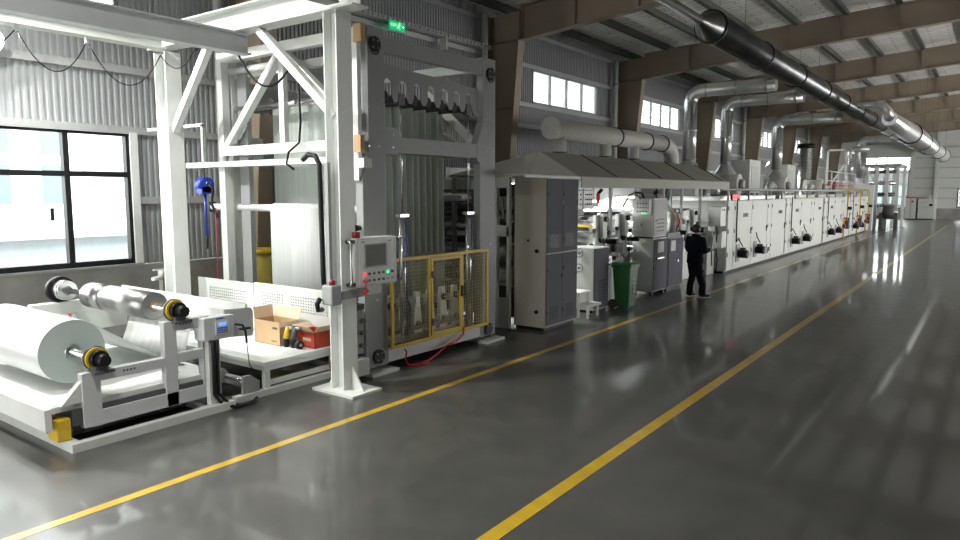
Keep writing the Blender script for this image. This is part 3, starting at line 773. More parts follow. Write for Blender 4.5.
t = carton('cardboard_carton', 'open brown cardboard carton, left one on the step platform', -8.11, -7.56, 5.82, 6.14, .32, 'cardboard', [('+y', 70, .16), ('-x', 80, .16), ('+x', -75, .06)], 'cardboardlight')
MB().box(-7.72, -7.62, 5.818, 5.82, .62, .65).box(-7.75, -7.64, 5.818, 5.82, .45, .465).build('print', 'darkgrey', t)
t = carton('red_carton', 'open red printed carton beside the gantry column', -7.42, -7.08, 6.0, 6.27, .22, 'redbox', [('-y', 40, .13), ('-x', 40, .10), ('+x', 50, .10)], 'cardboardlight')
MB().box(-7.32, -7.16, 5.998, 6.0, .49, .53).build('print', 'cardboardlight', t)
def powertool(x, y, a, lab, m1):
    t = thing('power_tool', lab, 'tool', (x, y, TZ), 'power tools by the cartons')
    c, s = math.cos(a), math.sin(a)
    C_((x, y, TZ + .12), (x + .04 * c, y + .04 * s, TZ + .27), .042, .034, 14).build('motor_housing', m1, t)
    C_((x, y, TZ), (x, y, TZ + .12), .030, .04, 14).build('grip', 'black', t)
    C_((x + .04 * c, y + .04 * s, TZ + .25), (x + .13 * c, y + .13 * s, TZ + .28), .03, .02, 12).build('gear_head', 'steel', t)
    return t
powertool(-7.49, 5.86, .3, 'yellow power tool standing against the brown carton', 'yellow')
powertool(-7.37, 5.88, .6, 'black power tool standing between the two cartons', 'darkgrey')
tb = thing('trolley_caster', 'small black wheel standing before the red carton', 'wheel', (-7.27, 5.88, TZ))
C_((-7.28, 5.88, TZ + .055), (-7.22, 5.88, TZ + .055), .055, n=20).build('tyre', 'rubber', tb)
C_((-7.29, 5.88, TZ + .055), (-7.21, 5.88, TZ + .055), .02, n=12).build('hub', 'steel', tb)
# ================================================================== ACCUMULATOR (festoon frame)
a = thing('web_accumulator', 'tall grey-white steel frame with comb plates and hanging film loops', 'accumulator', (-8.1, 8.0, 0))
XF0, XF1 = -6.78, -6.65          # front side plates
XR0, XR1 = -9.72, -9.60          # rear side plates
def side(x0, x1, m):
    P = MB()
    # left post with gusset
    P.prism([(6.50, .08), (6.93, .08), (6.93, 2.95), (7.18, 2.95), (7.18, 3.30), (6.93, 3.32), (6.93, 4.56), (6.62, 4.56), (6.62, 3.0), (6.50, 2.6)], 'x', x0, x1)
    # right post
    P.prism([(9.08, .08), (9.50, .08), (9.50, 4.56), (9.16, 4.56), (9.16, 3.55), (9.0, 3.2), (9.0, 2.96), (9.08, 2.9)], 'x', x0, x1)
    return P.build('side_post', m, a, .006)
side(XF0, XF1, 'palegrey'); side(XR0, XR1, 'offwhite')
for x0, x1 in ((XF0, XF1), (XR0, XR1)):
    MB().box(x0 + .01, x1 - .004, 6.93, 9.16, 4.29, 4.50).build('top_beam', 'palegrey', a, .004)
    MB().box(x0 + .01, x1 - .006, 7.18, 9.0, 2.98, 3.20).build('middle_beam', 'palegrey', a, .004)
    MB().box(x0, x1, 6.93, 9.08, .10, .26).build('base_beam', 'white', a, .004)
    for y in (6.72, 9.30): B(x0 - .12, x1 + .16, y - .26, y + .26, 0, .04).build('foot_plate', 'offwhite', a)
    # comb plate with arch notches
    top = lambda y: 4.16 - (y - 6.93) * .045
    poly = [(6.93, top(6.93)), (9.12, top(9.12)), (9.12, 3.62)]
    yy = 8.98
    for k in range(7):
        c = 8.86 - k * .30; hw = .078
        zb = 3.70; zt = 3.98
        poly += [(c + .12, zb - .02), (c + hw + .015, zb + .03), (c + hw, zb + .06), (c + hw, zt - hw)]
        poly += [(c + hw * math.cos(t), zt - hw + hw * math.sin(t)) for t in (PI * j / 8 for j in range(1, 8))]
        poly += [(c - hw, zt - hw), (c - hw, zb + .06), (c - hw - .015, zb + .03), (c - .12, zb - .02)]
    poly += [(6.93, 3.66)]
    cp = MB().prism(poly, 'x', x0 + .05, x0 + .07).build('comb_plate', 'palegrey', a)
# front truss panel (faces the unwinder)
m = MB().box(-9.72, -6.78, 6.46, 6.58, 4.40, 4.54).box(-9.72, -6.78, 6.46, 6.58, 3.0, 3.14).box(-9.72, -9.60, 6.46, 6.58, 3.14, 4.4)
m.bar((-9.6, 6.52, 3.12), (-8.25, 6.52, 4.42), .10, .11, (0, 1, 0)).bar((-8.2, 6.52, 4.42), (-6.8, 6.52, 3.3), .10, .11, (0, 1, 0)).box(-8.28, -8.18, 6.48, 6.56, 3.14, 4.4)
m.build('truss_panel', 'white', a)
m = MB().box(-9.72, -6.78, 9.2, 9.3, 4.36, 4.5).box(-9.72, -6.78, 9.2, 9.3, 3.0, 3.12).bar((-9.5, 9.25, 4.4), (-7.0, 9.25, 3.1), .09, .09, (0, 1, 0)).bar((-7.9, 9.25, 4.1), (-6.85, 9.25, 3.2), .14, .05, (0, 1, 0))
m.build('truss_panel', 'offwhite', a)
MB().box(-9.72, -6.78, 6.7, 6.78, 4.18, 4.30).build('cross_tube', 'offwhite', a)
C_((-9.6, 6.70, 3.72), (-6.78, 6.70, 3.72), .055, n=18).build('cross_roller', 'chrome', a)
C_((-9.6, 6.62, 4.28), (-8.2, 6.62, 4.28), .05, n=18).build('cross_roller', 'white', a)
B(-10.5, -6.80, 6.36, 6.62, 2.83, 2.91).build('walkway_beam', 'white', a)
MB().box(-9.72, -9.58, 6.44, 6.58, 0, 2.83).build('rear_leg', 'offwhite', a)
MB().box(-9.50, -9.28, 6.66, 6.74, 0, 4.4).build('rear_cover', 'palegrey', a)
MB().box(-10.12, -10.07, 6.40, 6.45, 2.91, 3.5).box(-11.7, -10.07, 6.40, 6.45, 3.47, 3.52).build('pipe_rail', 'white', a)
# cardboard edge protectors and small white box on the near edge
MB().box(-6.70, -6.56, 6.42, 6.498, 4.34, 4.56).build('corner_protector', 'cardboard', a)
MB().box(-6.72, -6.60, 6.42, 6.498, 2.96, 3.18).build('corner_protector', 'cardboard', a)
MB().box(-6.68, -6.48, 6.36, 6.498, 2.76, 2.88).build('sensor_box', 'paper', a)
MB().box(-6.80, -6.68, 6.46, 6.52, 2.6, 4.54).build('edge_strip', 'white', a)
# chain of sensor and black knob on near face
C_((-6.72, 6.36, 1.98), (-6.72, 6.50, 1.98), .055, .03, 14).build('knob', 'black', a)
C_((-7.2, 6.42, 1.98), (-6.76, 6.42, 1.98), .018, n=10).build('knob_shaft', 'steel', a)
# bearing caps
for y, z in ((6.74, 4.36), (9.35, 4.32), (6.73, .22), (9.30, .20)):
    c = C_((XF1 + .001, y, z), (XF1 + .03, y, z), .10, n=24).build('bearing_cap', 'black', a)
    m = MB()
    for i in range(4): 
        t = PI / 4 + i * PI / 2; m.cyl((XF1 + .03, y + .062 * math.cos(t), z + .062 * math.sin(t)), (XF1 + .042, y + .062 * math.cos(t), z + .062 * math.sin(t)), .012, n=8)
    m.build('cap_bolt', 'palegrey', c)
    if z > 4:
        MB().tube([(XF1 + .02, y + .07 * math.cos(t), z - .08 - .05 * math.sin(t)) for t in (PI * i / 8 for i in range(9))], .008, 5).build('eyelet_chain', 'black', c)
m = MB()
for y, z in ((6.62, 3.05), (6.62, 3.55), (6.80, 3.05), (6.80, 3.55), (7.08, 3.05), (7.08, 3.22), (9.26, 3.1), (9.42, 3.1), (9.26, 3.6), (9.42, 3.6), (6.72, 1.6), (6.72, 1.0), (9.35, 1.6), (9.35, 2.2)):
    m.cyl((XF1, y, z), (XF1 + .008, y, z), .012, n=8)
m.build('bolt', 'steel', a)
# rollers top and bottom
RTOP = [7.02 + .30 * k for k in range(7)]
for y in RTOP:
    o = C_((-9.55, y, 3.74), (-6.82, y, 3.74), .055, n=18).build('top_roller', 'darksteel', a)
    C_((-6.82, y, 3.74), (-6.74, y, 3.74), .075, n=18).build('roller_bearing', 'black', o)
for k in range(6):
    y = RTOP[k] + .15
    o = C_((-9.5, y, .78), (-6.86, y, .78), .055, n=18).build('bottom_roller', 'steel', a)
    MB().prism([(y - .10, .36), (y + .10, .36), (y + .045, .98), (y - .045, .98)], 'x', -6.90, -6.84).build('roller_bracket', 'white', o)
    C_((-6.84, y, .84), (-6.78, y, .84), .055, n=14).build('roller_bearing', 'black', o)
    MB().cyl((-6.90, y, .50), (-6.80, y, .50), .04, n=12).build('guide_pulley', 'darkgrey', o)
B(-9.5, -6.88, 6.95, 9.05, .26, .36).build('lower_carriage', 'cream', a)
B(-6.84, -6.80, 6.98, 9.02, .42, .47).build('carriage_rail', 'darkgrey', a)
# vertical cylinders
for y in (7.32, 8.86):
    o = C_((-6.72, y, .35), (-6.72, y, 2.12), .05, n=18).build('lift_cylinder', 'chrome', a)
    C_((-6.72, y, 2.12), (-6.72, y, 3.68), .014, n=12).build('piston_rod', 'chrome', o)
    m = MB()
    for dy in (-.075, .075): m.cyl((-6.70, y + dy, .35), (-6.70, y + dy, 2.12), .012, n=8)
    m.box(-6.77, -6.67, y - .09, y + .09, 2.10, 2.14); m.build('tie_rod', 'steel', o)
    MB().tube([(-6.68, y + .03, .4), (-6.675, y + .035, 1.3), (-6.68, y + .03, 2.05)], .007, 6).build('air_hose', 'blue', o)
    MB().box(-6.78, -6.70, y - .06, y + .06, 3.64, 3.80).build('rod_clevis', 'darkgrey', o)
# film loops
for k in range(7):
    y = RTOP[k]
    lab = ['first hanging film sheet of the tall frame, nearest the camera', 'second hanging film sheet inside the tall frame', 'third hanging film sheet inside the tall frame', 'fourth hanging film sheet inside the tall frame', 'fifth hanging film sheet inside the tall frame', 'sixth hanging film sheet inside the tall frame', 'seventh hanging film sheet inside the tall frame, deepest one'][k]
    P = [(y - .058, .80), (y - .058, 3.74)] + [(y + .06 * math.cos(t), 3.74 + .06 * math.sin(t)) for t in (PI - PI * i / 8 for i in range(1, 8))] + [(y + .058, 3.74), (y + .092, .80)]
    tag(MB().sheet(P, -9.05, -7.25, .003).build('film_web', 'film' if k else 'film'), lab, 'film', 'hanging film loops')
tag(MB().sheet([(6.64, .42), (6.64, 2.22), (6.66, 2.26), (6.70, 2.28), (6.74, 2.26), (6.75, 2.2), (6.9, .8)], -8.76, -7.15, .004).build('film_web', 'whitefilm'), 'white film sheet hanging over the low cross roller behind the perforated panels', 'film')
cr_ = thing('cross_roller', 'long pale cross roller carrying the white film sheet', 'roller', (-8.2, 6.70, 2.21))
C_((-10.35, 6.70, 2.21), (-6.86, 6.70, 2.21), .055, n=20).build('roller', 'white', cr_)
B(-10.42, -10.33, 6.64, 6.76, 2.13, 2.29).build('bracket', 'black', cr_)
# golden drum behind
gd = thing('storage_drum', 'tall yellow-brown drum standing behind the white film sheet', 'drum', (-10.9, 8.1, 0))
m = MB().cyl((-10.8, 7.9, 0), (-10.8, 7.9, 1.35), .38, n=28)
m.build('drum_body', 'gold', gd); C_((-10.8, 7.9, 1.35), (-10.8, 7.9, 1.42), .40, n=28).build('drum_lid', 'yellow', gd)
# blue balancer
hb = thing('spring_balancer', 'blue spring balancer hanging by the left end of the walkway beam', 'balancer', (-10.140, 6.42, 2.5))
C_((-10.180, 6.42, 2.56), (-10.020, 6.42, 2.56), .12, n=20).build('spool_housing', 'blue', hb)
B(-10.180, -10.020, 6.32, 6.52, 2.42, 2.54).build('housing_base', 'blue', hb, .01)
C_((-10.020, 6.42, 2.58), (-9.990, 6.42, 2.58), .04, n=12).build('hub', 'chrome', hb)
MB().tube([(-10.100, 6.42, 2.68), (-10.100, 6.42, 2.83)], .012, 6).build('hook', 'darkgrey', hb)
MB().tube([(-10.100, 6.42, 2.42), (-10.090, 6.42, 1.75)], .022, 8).build('hose', 'blue', hb)
C_((-10.090, 6.42, 1.75), (-10.090, 6.42, 1.55), .024, .014, 10).build('nozzle', 'black', hb)
MB().tube([(-10.020, 6.42, 2.62), (-9.890, 6.42, 2.5), (-9.92, 6.42, 2.25), (-9.82, 6.44, 2.05)], .02, 6).build('strap', 'black', hb)
rc = thing('power_cable', 'thin red cable running down the rear leg of the tall frame', 'cable', (-9.85, 6.42, .6))
MB().tube([(-9.80, 6.40, 2.2), (-9.80, 6.40, 1.5), (-9.79, 6.40, .7), (-9.80, 6.40, .3)], .010, 6).build('cable', 'crimson', rc)
# yellow mesh fence
f = thing('safety_fence', 'yellow framed wire mesh guard with a middle door on the tall frame', 'fence', (-6.58, 8.0, .28))
XS = -6.60
def frame(m, y0, y1, z0, z1, w_, x=XS, d=.035):
    m.box(x, x + d, y0, y0 + w_, z0, z1).box(x, x + d, y1 - w_, y1, z0, z1).box(x, x + d, y0 + w_, y1 - w_, z0, z0 + w_).box(x, x + d, y0 + w_, y1 - w_, z1 - w_, z1)
def wires(y0, y1, z0, z1, x=XS + .015, s=.05):
    m = MB(); q = .0035
    n = int((y1 - y0) / s)
    for i in range(1, n): yy = y0 + (y1 - y0) * i / n; m.box(x, x + q, yy - q / 2, yy + q / 2, z0, z1)
    n = int((z1 - z0) / s)
    for i in range(1, n): zz = z0 + (z1 - z0) * i / n; m.box(x + q, x + 2 * q, y0, y1, zz - q / 2, zz + q / 2)
    return m
m = MB(); frame(m, 6.92, 9.20, .29, 1.54, .045); m.box(XS, XS + .035, 7.70, 7.745, .33, 1.5).box(XS, XS + .035, 8.49, 8.535, .33, 1.5)
m.build('fence_frame', 'yellow', f, .003)
for y0, y1 in ((6.965, 7.70), (8.535, 9.155)): wires(y0, y1, .335, 1.495).build('wire_mesh', 'wire', f)
m = MB(); frame(m, 7.75, 8.485, .34, 1.49, .045, XS + .01)
d = m.build('mesh_door', 'yellow', f, .003)
wires(7.795, 8.44, .385, 1.445, XS + .025).build('wire_mesh', 'wire', d)
MB().box(XS + .045, XS + .075, 8.455, 8.48, .85, 1.02).build('door_handle', 'black', d)
MB().box(XS + .045, XS + .06, 7.755, 7.79, .5, .6).box(XS + .045, XS + .06, 7.755, 7.79, 1.2, 1.3).build('hinge', 'black', d)
tag(MB().box(-6.566, -6.56, 7.42, 7.50, .82, .96).build('paper_tag', 'paper'), 'small white paper tag hung on the left mesh panel of the yellow fence', 'tag')
hs = thing('air_hose', 'red air hose drooping along the base beam below the yellow fence', 'hose', (-6.55, 8, .1))
MB().tube([(-6.56, 8.52, .36), (-6.55, 8.50, .27), (-6.55, 8.35, .20), (-6.55, 8.1, .15), (-6.54, 7.85, .06), (-6.5, 7.6, .012), (-6.5, 7.45, .012)], .011, 6).tube([(-6.56, 8.54, .36), (-6.545, 8.5, .24), (-6.54, 8.3, .16), (-6.54, 8.0, .14)], .009, 6).build('hose', 'red', hs)
hs = thing('air_hose', 'short red hose hanging to the floor below the left mesh panel', 'hose', (-6.5, 7.2, .1))
MB().tube([(-6.62, 7.22, .24), (-6.58, 7.23, .2), (-6.58, 7.2, .1), (-6.54, 7.22, .012), (-6.44, 7.35, .012), (-6.40, 7.5, .012)], .011, 6).build('hose', 'red', hs)
# web edge guide between gantry column and frame
eg = thing('drive_unit', 'grey drive cabinet with a dark red motor between column and tall frame', 'drive unit', (-6.660, 6.2, 0))
B(-6.910, -6.580, 6.12, 6.40, .34, .92).build('side_plate', 'palegrey', eg, .004)
m = MB()
for z in (.4, .55, .7, .85): m.cyl((-6.560, 6.2, z), (-6.555, 6.2, z), .014, n=8)
for z in (.45, .62, .78): m.cyl((-6.580, 6.36, z), (-6.520, 6.36, z), .03, n=12)
m.build('bolt', 'darkgrey', eg)
C_((-6.96, 6.26, .18), (-6.720, 6.26, .18), .13, n=22).build('motor', 'crimson', eg)
B(-6.720, -6.460, 6.12, 6.38, .08, .30).build('gearbox', 'offwhite', eg, .01)
C_((-6.96, 6.24, 1.08), (-6.610, 6.24, 1.08), .06, n=18).build('roller', 'white', eg)
B(-6.760, -6.560, 6.18, 6.4, .93, 1.0).build('clamp', 'black', eg)
MB().box(-6.910, -6.610, 6.14, 6.2, 0, .34).build('foot', 'palegrey', eg)

# ================================================================== HMI PANEL ON SWING ARM
h = thing('control_station', 'white operator control panel with grey screen on a swing arm at the column', 'control panel', (-6.2, 5.95, 1.6))
HX = -6.2; y0, y1, z0, z1 = 5.92, 6.64, 1.29, 1.89
B(HX - .20, HX, y0, y1, z0, z1).build('enclosure', 'offwhite', h, .012)
B(HX - .0, HX + .006, y0 + .05, y1 - .06, z0 + .03, z1 - .02).build('front_plate', 'paper', h)
sc_ = B(HX + .006, HX + .014, y0 + .15, y1 - .22, z0 + .25, z1 - .09).build('screen', 'screen', h)
m = MB(); frame(m, y0 + .135, y1 - .205, z0 + .235, z1 - .075, .015, HX + .006, .012); m.build('screen_bezel', 'palegrey', sc_)
btns = [('ledred', 'darkgrey', 'darkgrey', 'darkgrey', 'darkgrey', 'ledgreen', 'black'), ('red', 'darkgrey', 'darkgrey', 'darkgrey', 'darkgrey', 'palegrey', 'palegrey')]
for r_, row in enumerate(btns):
    for i, mm in enumerate(row):
        yy = y0 + .13 + i * .082; zz = z0 + .155 - r_ * .085
        C_((HX + .006, yy, zz), (HX + .022, yy, zz), .018 if mm != 'ledred' else .022, n=12).build('push_button', mm, h)
C_((HX + .022, y0 + .13, z0 + .07), (HX + .05, y0 + .13, z0 + .07), .03, n=14).build('stop_button', 'red', h)
MB().box(HX + .006, HX + .008, y0 + .09, y0 + .15, z1 - .055, z1 - .045).box(HX + .006, HX + .008, y1 - .16, y1 - .10, z1 - .055, z1 - .045).build('marking', 'darkgrey', h)
for yy in (y0 - .10, y1 + .05):
    MB().tube([(HX - .02, yy, z0 + .02), (HX + .0, yy + .025, z0 + .06), (HX + .0, yy + .025, z1 - .06), (HX - .02, yy, z1 - .02)], .018, 8).build('grab_handle', 'steel', h)
m = MB()
for zz in (z0 + .03, z1 - .05):
    for yy in (y0 - .11, y1): m.box(HX - .06, HX - .01, yy, yy + .11, zz - .01, zz + .03)
m.build('handle_bracket', 'black', h)
C_((HX - .08, 6.0, z1), (HX - .08, 6.0, z1 + .075), .055, n=18).build('beacon', 'crimson', h)
B(HX - .17, HX - .05, 6.15, 6.4, z0 - .12, z0).build('arm_mount', 'offwhite', h, .006)
MB().bar((HX - .11, 6.22, z0 - .08), (HX - .11, 5.68, z0 - .08), .11, .10).build('swing_arm', 'palegrey', h)
B(HX - .20, HX - .02, 5.54, 5.70, z0 - .18, z0 + .06).build('arm_joint', 'palegrey', h, .02)
C_((HX - .1, 5.62, z0 + .06), (HX - .1, 5.62, z0 + .12), .04, n=14).build('joint_cap', 'crimson', h)
MB().tube([(HX - .20, 5.52, z0 - .1), (HX - .2, 5.47, z0 - .16), (HX - .22, 5.5, z0 - .24), (HX - .26, 5.6, z0 - .25)], .03, 8).build('conduit_elbow', 'black', h)
MB().tube([(HX + .03, y0 + .13, z0 + .04), (HX + .03, y0 + .13, z0 - .05)], .005, 5).cyl((HX + .03, y0 + .10, z0 - .08), (HX + .03, y0 + .16, z0 - .05), .02, n=10).build('pull_key', 'red', h)
# cabinet connector housing between post and panel: nothing else here
# ================================================================== INFEED UNIT + TALL CABINET
iu = thing('infeed_unit', 'white machine frame with dark rollers between yellow fence and tall cabinet', 'machine', (-8, 10.15, 0))
m = MB().box(-7.25, -7.19, 10.32, 10.40, 0, 2.72)
m.box(-7.19, -6.92, 10.32, 10.40, 2.52, 2.72).box(-7.19, -6.92, 10.32, 10.40, 1.66, 1.86).box(-7.19, -6.92, 10.32, 10.40, 0, .55).box(-6.98, -6.92, 10.32, 10.40, .55, 2.52)
m.build('side_frame', 'white', iu, .004)
B(-9.3, -9.2, 9.8, 10.5, 0, 2.6).build('side_frame', 'offwhite', iu)
for y, z, r_, mm in ((9.95, 2.35, .11, 'chrome'), (10.1, 2.08, .07, 'darksteel'), (9.95, 1.85, .06, 'steel'), (10.15, 1.60, .06, 'darksteel'), (10.0, 1.40, .06, 'steel'), (10.0, 1.0, .12, 'darksteel'), (10.1, .6, .1, 'darksteel')):
    C_((-9.2, y, z), (-7.25, y, z), r_, n=20).build('roller', mm, iu)
B(-9.2, -7.25, 9.9, 10.3, 2.5, 2.68).build('top_guide', 'white', iu)
for z, r_ in ((1.35, .17), (.92, .20), (2.25, .12), (1.98, .08)):
    C_((-8.6, 10.62, z), (-6.96, 10.62, z), r_, n=24).build('calender_roller', 'steel', iu)
MB().bar((-7.08, 10.30, 2.35), (-7.02, 10.30, 1.98), .05, .03, (0, 1, 0)).build('lever', 'palegrey', iu)
B(-9.2, -6.95, 10.85, 10.87, .1, 2.6).build('backing_plate', 'darkgrey', iu)
tc = thing('electric_cabinet', 'tall grey cabinet with two grey door columns and vents beside the aisle', 'cabinet', (-6.6, 11.0, 0))
CX0, CX1, CY0, CY1, CZ = -6.90, -6.25, 10.46, 11.60, 2.72
B(CX0, CX1, CY0, CY1, .06, CZ).build('body', 'cream', tc, .006)
B(CX0 + .03, CX1 - .04, CY0 + .03, CY1 - .03, 0, .06).build('plinth', 'black', tc)
for i in range(2):
    for j, (za, zb) in enumerate(((.10, 1.36), (1.385, 2.68))):
        ya = CY0 + .02 + i * .555; yb = ya + .545
        d = B(CX1, CX1 + .018, ya, yb, za, zb).build('door', 'doorgrey', tc, .003)
        m = MB()
        for c in range(5):
            for r_ in range(6): m.box(CX1 + .016, CX1 + .0195, ya + .12 + c * .062, ya + .164 + c * .062, za + .08 + r_ * .042, za + .108 + r_ * .042)
        m.build('vent_slots', 'black', d)
        MB().box(CX1 + .018, CX1 + .03, ya + .5, ya + .53, (za + zb) / 2 + .2, (za + zb) / 2 + .26).build('latch', 'black', d)
        MB().box(CX1 + .018, CX1 + .028, ya + .01, ya + .03, zb - .3, zb - .24).box(CX1 + .018, CX1 + .028, ya + .01, ya + .03, za + .2, za + .26).build('hinge', 'black', d)
MB().prism([(-6.64, 1.58), (-6.58, 1.58), (-6.61, 1.64)], 'y', CY0 - .003, CY0).build('warning_label', 'black', tc)
for zz in (1.42, .34): C_((-6.42, CY0, zz), (-6.42, CY0 - .03, zz), .035, n=14).build('cable_gland', 'black', tc)

# ================================================================== CANOPY
cn = thing('canopy', 'beige fabric canopy with pitched roof and valance over the printing units', 'canopy', (-7.0, 15, 0))
XE, XRG, XB, ZE, ZR = -6.2, -7.02, -7.85, 2.73, 3.2
ye0, yr0, ye1 = 9.75, 11.5, 20.6
RIB = [11.5, 13.15, 15.53, 17.72, 20.0]
def slab(P, t=.015):
    P = [Vector(p) for p in P]; n = (P[1] - P[0]).cross(P[2] - P[0]).normalized() * t; k = len(P)
    return MB().add(P + [p + n for p in P], [tuple(range(k)), tuple(range(2 * k - 1, k - 1, -1))] + [(i, (i + 1) % k, k + (i + 1) % k, k + i) for i in range(k)])
for a_, b_ in zip(RIB, RIB[1:]):
    slab([(XE, a_, ZE), (XE, b_, ZE), (XRG, b_, ZR), (XRG, a_, ZR)]).build('roof_panel', 'canopy', cn)
    slab([(XB, a_, ZE), (XRG, a_, ZR), (XRG, b_, ZR), (XB, b_, ZE)]).build('roof_panel', 'canopy', cn)
slab([(XE, ye0, ZE), (XE, yr0, ZE), (XRG, yr0, ZR)]).build('roof_panel', 'canopylight', cn)
slab([(XE, ye0, ZE), (XRG, yr0, ZR), (XB, ye0, ZE)]).build('hip_panel', 'canopylight', cn)
slab([(XB, ye0, ZE), (XRG, yr0, ZR), (XB, yr0, ZE)]).build('roof_panel', 'canopy', cn)
slab([(XE, ye1, ZE), (XRG, 20.0, ZR), (XE, 20.0, ZE)]).build('hip_panel', 'canopy', cn)
B(XE - .01, XE + .005, 11.64, ye1, 2.53, 2.73).build('valance', 'canopylight', cn)
MB().box(XE - .05, XE - .01, ye0, ye1, 2.69, 2.73).box(XB, XB + .04, ye0, ye1, 2.69, 2.73).build('eave_tube', 'offwhite', cn)
for y in RIB[1:]:
    MB().bar((XE, y, ZE + .02), (XRG, y, ZR + .02), .035, .03).build('rib', 'darkgrey', cn)
for y in (14.47, 17.58, 18.9, 20.4): B(-7.0, -6.94, y - .04, y + .04, 0, 2.98).build('post', 'palegrey', cn)
for y in (9.9, 13.35, 17.8, 20.3): B(XB, XB + .06, y - .04, y + .04, 0, 2.69).build('post', 'palegrey', cn)
bk = thing('back_screen', 'white partition screen behind the printing units under the canopy', 'partition', (-9.05, 15.5, 0))
B(-9.06, -9.02, 11.2, 20.8, 0, 2.95).build('screen_panel', 'paper', bk)
for y in (11.2, 14.4, 17.6, 20.75): B(-9.02, -8.98, y, y + .05, 0, 2.95).build('post', 'offwhite', bk)
def tube_lamp(y, z, lab, x=-8.9, ln=1.2, pw=200):
    t = thing('tube_lamp', lab, 'lamp', (x, y, z), 'tube lamps under the canopy')
    B(x - .04, x + .04, y - ln / 2, y + ln / 2, z + .02, z + .07).build('lamp_housing', 'white', t)
    C_((x, y - ln / 2, z), (x, y + ln / 2, z), .02, n=12).build('tube', 'lamp', t)
    MB().box(-9.02, x, y - .3, y - .28, z + .05, z + .075).box(-9.02, x, y + .28, y + .3, z + .05, z + .075).build('bracket', 'steel', t)
    l = bpy.data.lights.new('lamp_light', 'AREA'); l.shape = 'RECTANGLE'; l.size = .06; l.size_y = ln; l.energy = pw; l.color = (1, 1, .97); l.spread = PI
    o = bpy.data.objects.new('lamp_light', l); COL.objects.link(o); o.parent = t; o.location = (0, 0, -.03)
tube_lamp(12.4, 2.62, 'bright tube lamp over the first printing unit beside the tall cabinet', -8.6)
tube_lamp(14.4, 2.2, 'bright tube lamp behind the second printing unit', -8.6)
tube_lamp(16.8, 2.2, 'bright tube lamp behind the small doser unit', -8.6)
tube_lamp(18.9, 2.3, 'bright tube lamp nearest the oven end', -8.6)

# ================================================================== PRINTING / COATING UNITS
def unit(y, lab):
    t = thing('coating_unit', lab, 'machine', (-8, y, 0), 'coating units under the canopy')
    m = MB().prism([(y - .55, 0), (y + .55, 0), (y + .55, 1.05), (y + .3, 1.2), (y + .3, 1.95), (y - .18, 1.95), (y - .18, 1.35), (y - .55, 1.2)], 'x', -7.02, -6.94); m.build('side_frame', 'white', t, .006)
    MB().prism([(y - .55, 0), (y + .55, 0), (y + .55, 1.05), (y + .3, 1.2), (y + .3, 1.95), (y - .18, 1.95), (y - .18, 1.35), (y - .55, 1.2)], 'x', -8.96, -8.88).build('side_frame', 'white', t)
    for dy, z, r_, mm in ((.1, 1.88, .11, 'chrome'), (-.3, 1.62, .07, 'chrome'), (.42, 1.55, .07, 'steel'), (-.42, 1.3, .08, 'chrome'), (.05, 1.42, .12, 'steel'), (.4, 1.12, .09, 'chrome'), (-.4, .95, .07, 'darksteel'), (.0, .8, .14, 'darksteel')):
        o = C_((-8.88, y + dy, z), (-7.02, y + dy, z), r_, n=20).build('roller', mm, t)
        C_((-6.94, y + dy, z), (-6.89, y + dy, z), r_ * .7, n=16).build('roller_bearing', 'black' if z > 1 else 'darkgrey', o)
    for dy, z in ((-.28, .98), (-.02, .72), (.3, .95)):
        o = MB().ring((-6.84, y + dy, z), (-6.82, y + dy, z), .085, .07, 20).box(-6.835, -6.825, y + dy - .08, y + dy + .08, z - .008, z + .008).box(-6.835, -6.825, y + dy - .008, y + dy + .008, z - .08, z + .08).cyl((-6.94, y + dy, z), (-6.80, y + dy, z), .02, n=10).build('hand_wheel', 'chrome', t)
    C_((-6.94, y + .34, 1.36), (-6.66, y + .34, 1.36), .06, n=18).build('drive_motor', 'black', t)
    B(-6.94, -6.8, y - .5, y - .2, 1.1, 1.3).build('air_valve', 'darkgrey', t)
    B(-6.94, -6.84, y - .04, y + .16, 1.45, 1.98).build('bearing_block', 'white', t, .008)
    C_((-6.84, y + .06, 1.86), (-6.78, y + .06, 1.86), .06, n=16).build('end_cap', 'black', t)
    B(-8.85, -7.1, y - .4, y + .4, .35, .5).build('ink_tray', 'palegrey', t)
    MB().tube([(-6.9, y - .3, 1.2), (-6.85, y - .2, 1.05), (-6.86, y - .05, 1.0), (-6.86, y + .1, .5), (-6.88, y + .2, .2)], .015, 6).tube([(-6.9, y + .3, 1.3), (-6.82, y + .2, 1.1), (-6.85, y + .12, .6), (-6.88, y, .25)], .012, 6).build('hose', 'black', t)
    B(-8.88, -7.03, y + .48, y + .52, 1.62, 1.70).build('guide_bar', 'yellow' if y < 14 else 'steel', t)
    return t
unit(13.9, 'white coating unit right behind the tall cabinet, first in the row')
unit(15.02, 'white coating unit with black rollers behind the green bin, second in the row')
unit(18.2, 'white coating unit behind the standing person, third in the row')
unit(19.62, 'white coating unit at the oven entrance, last in the row')
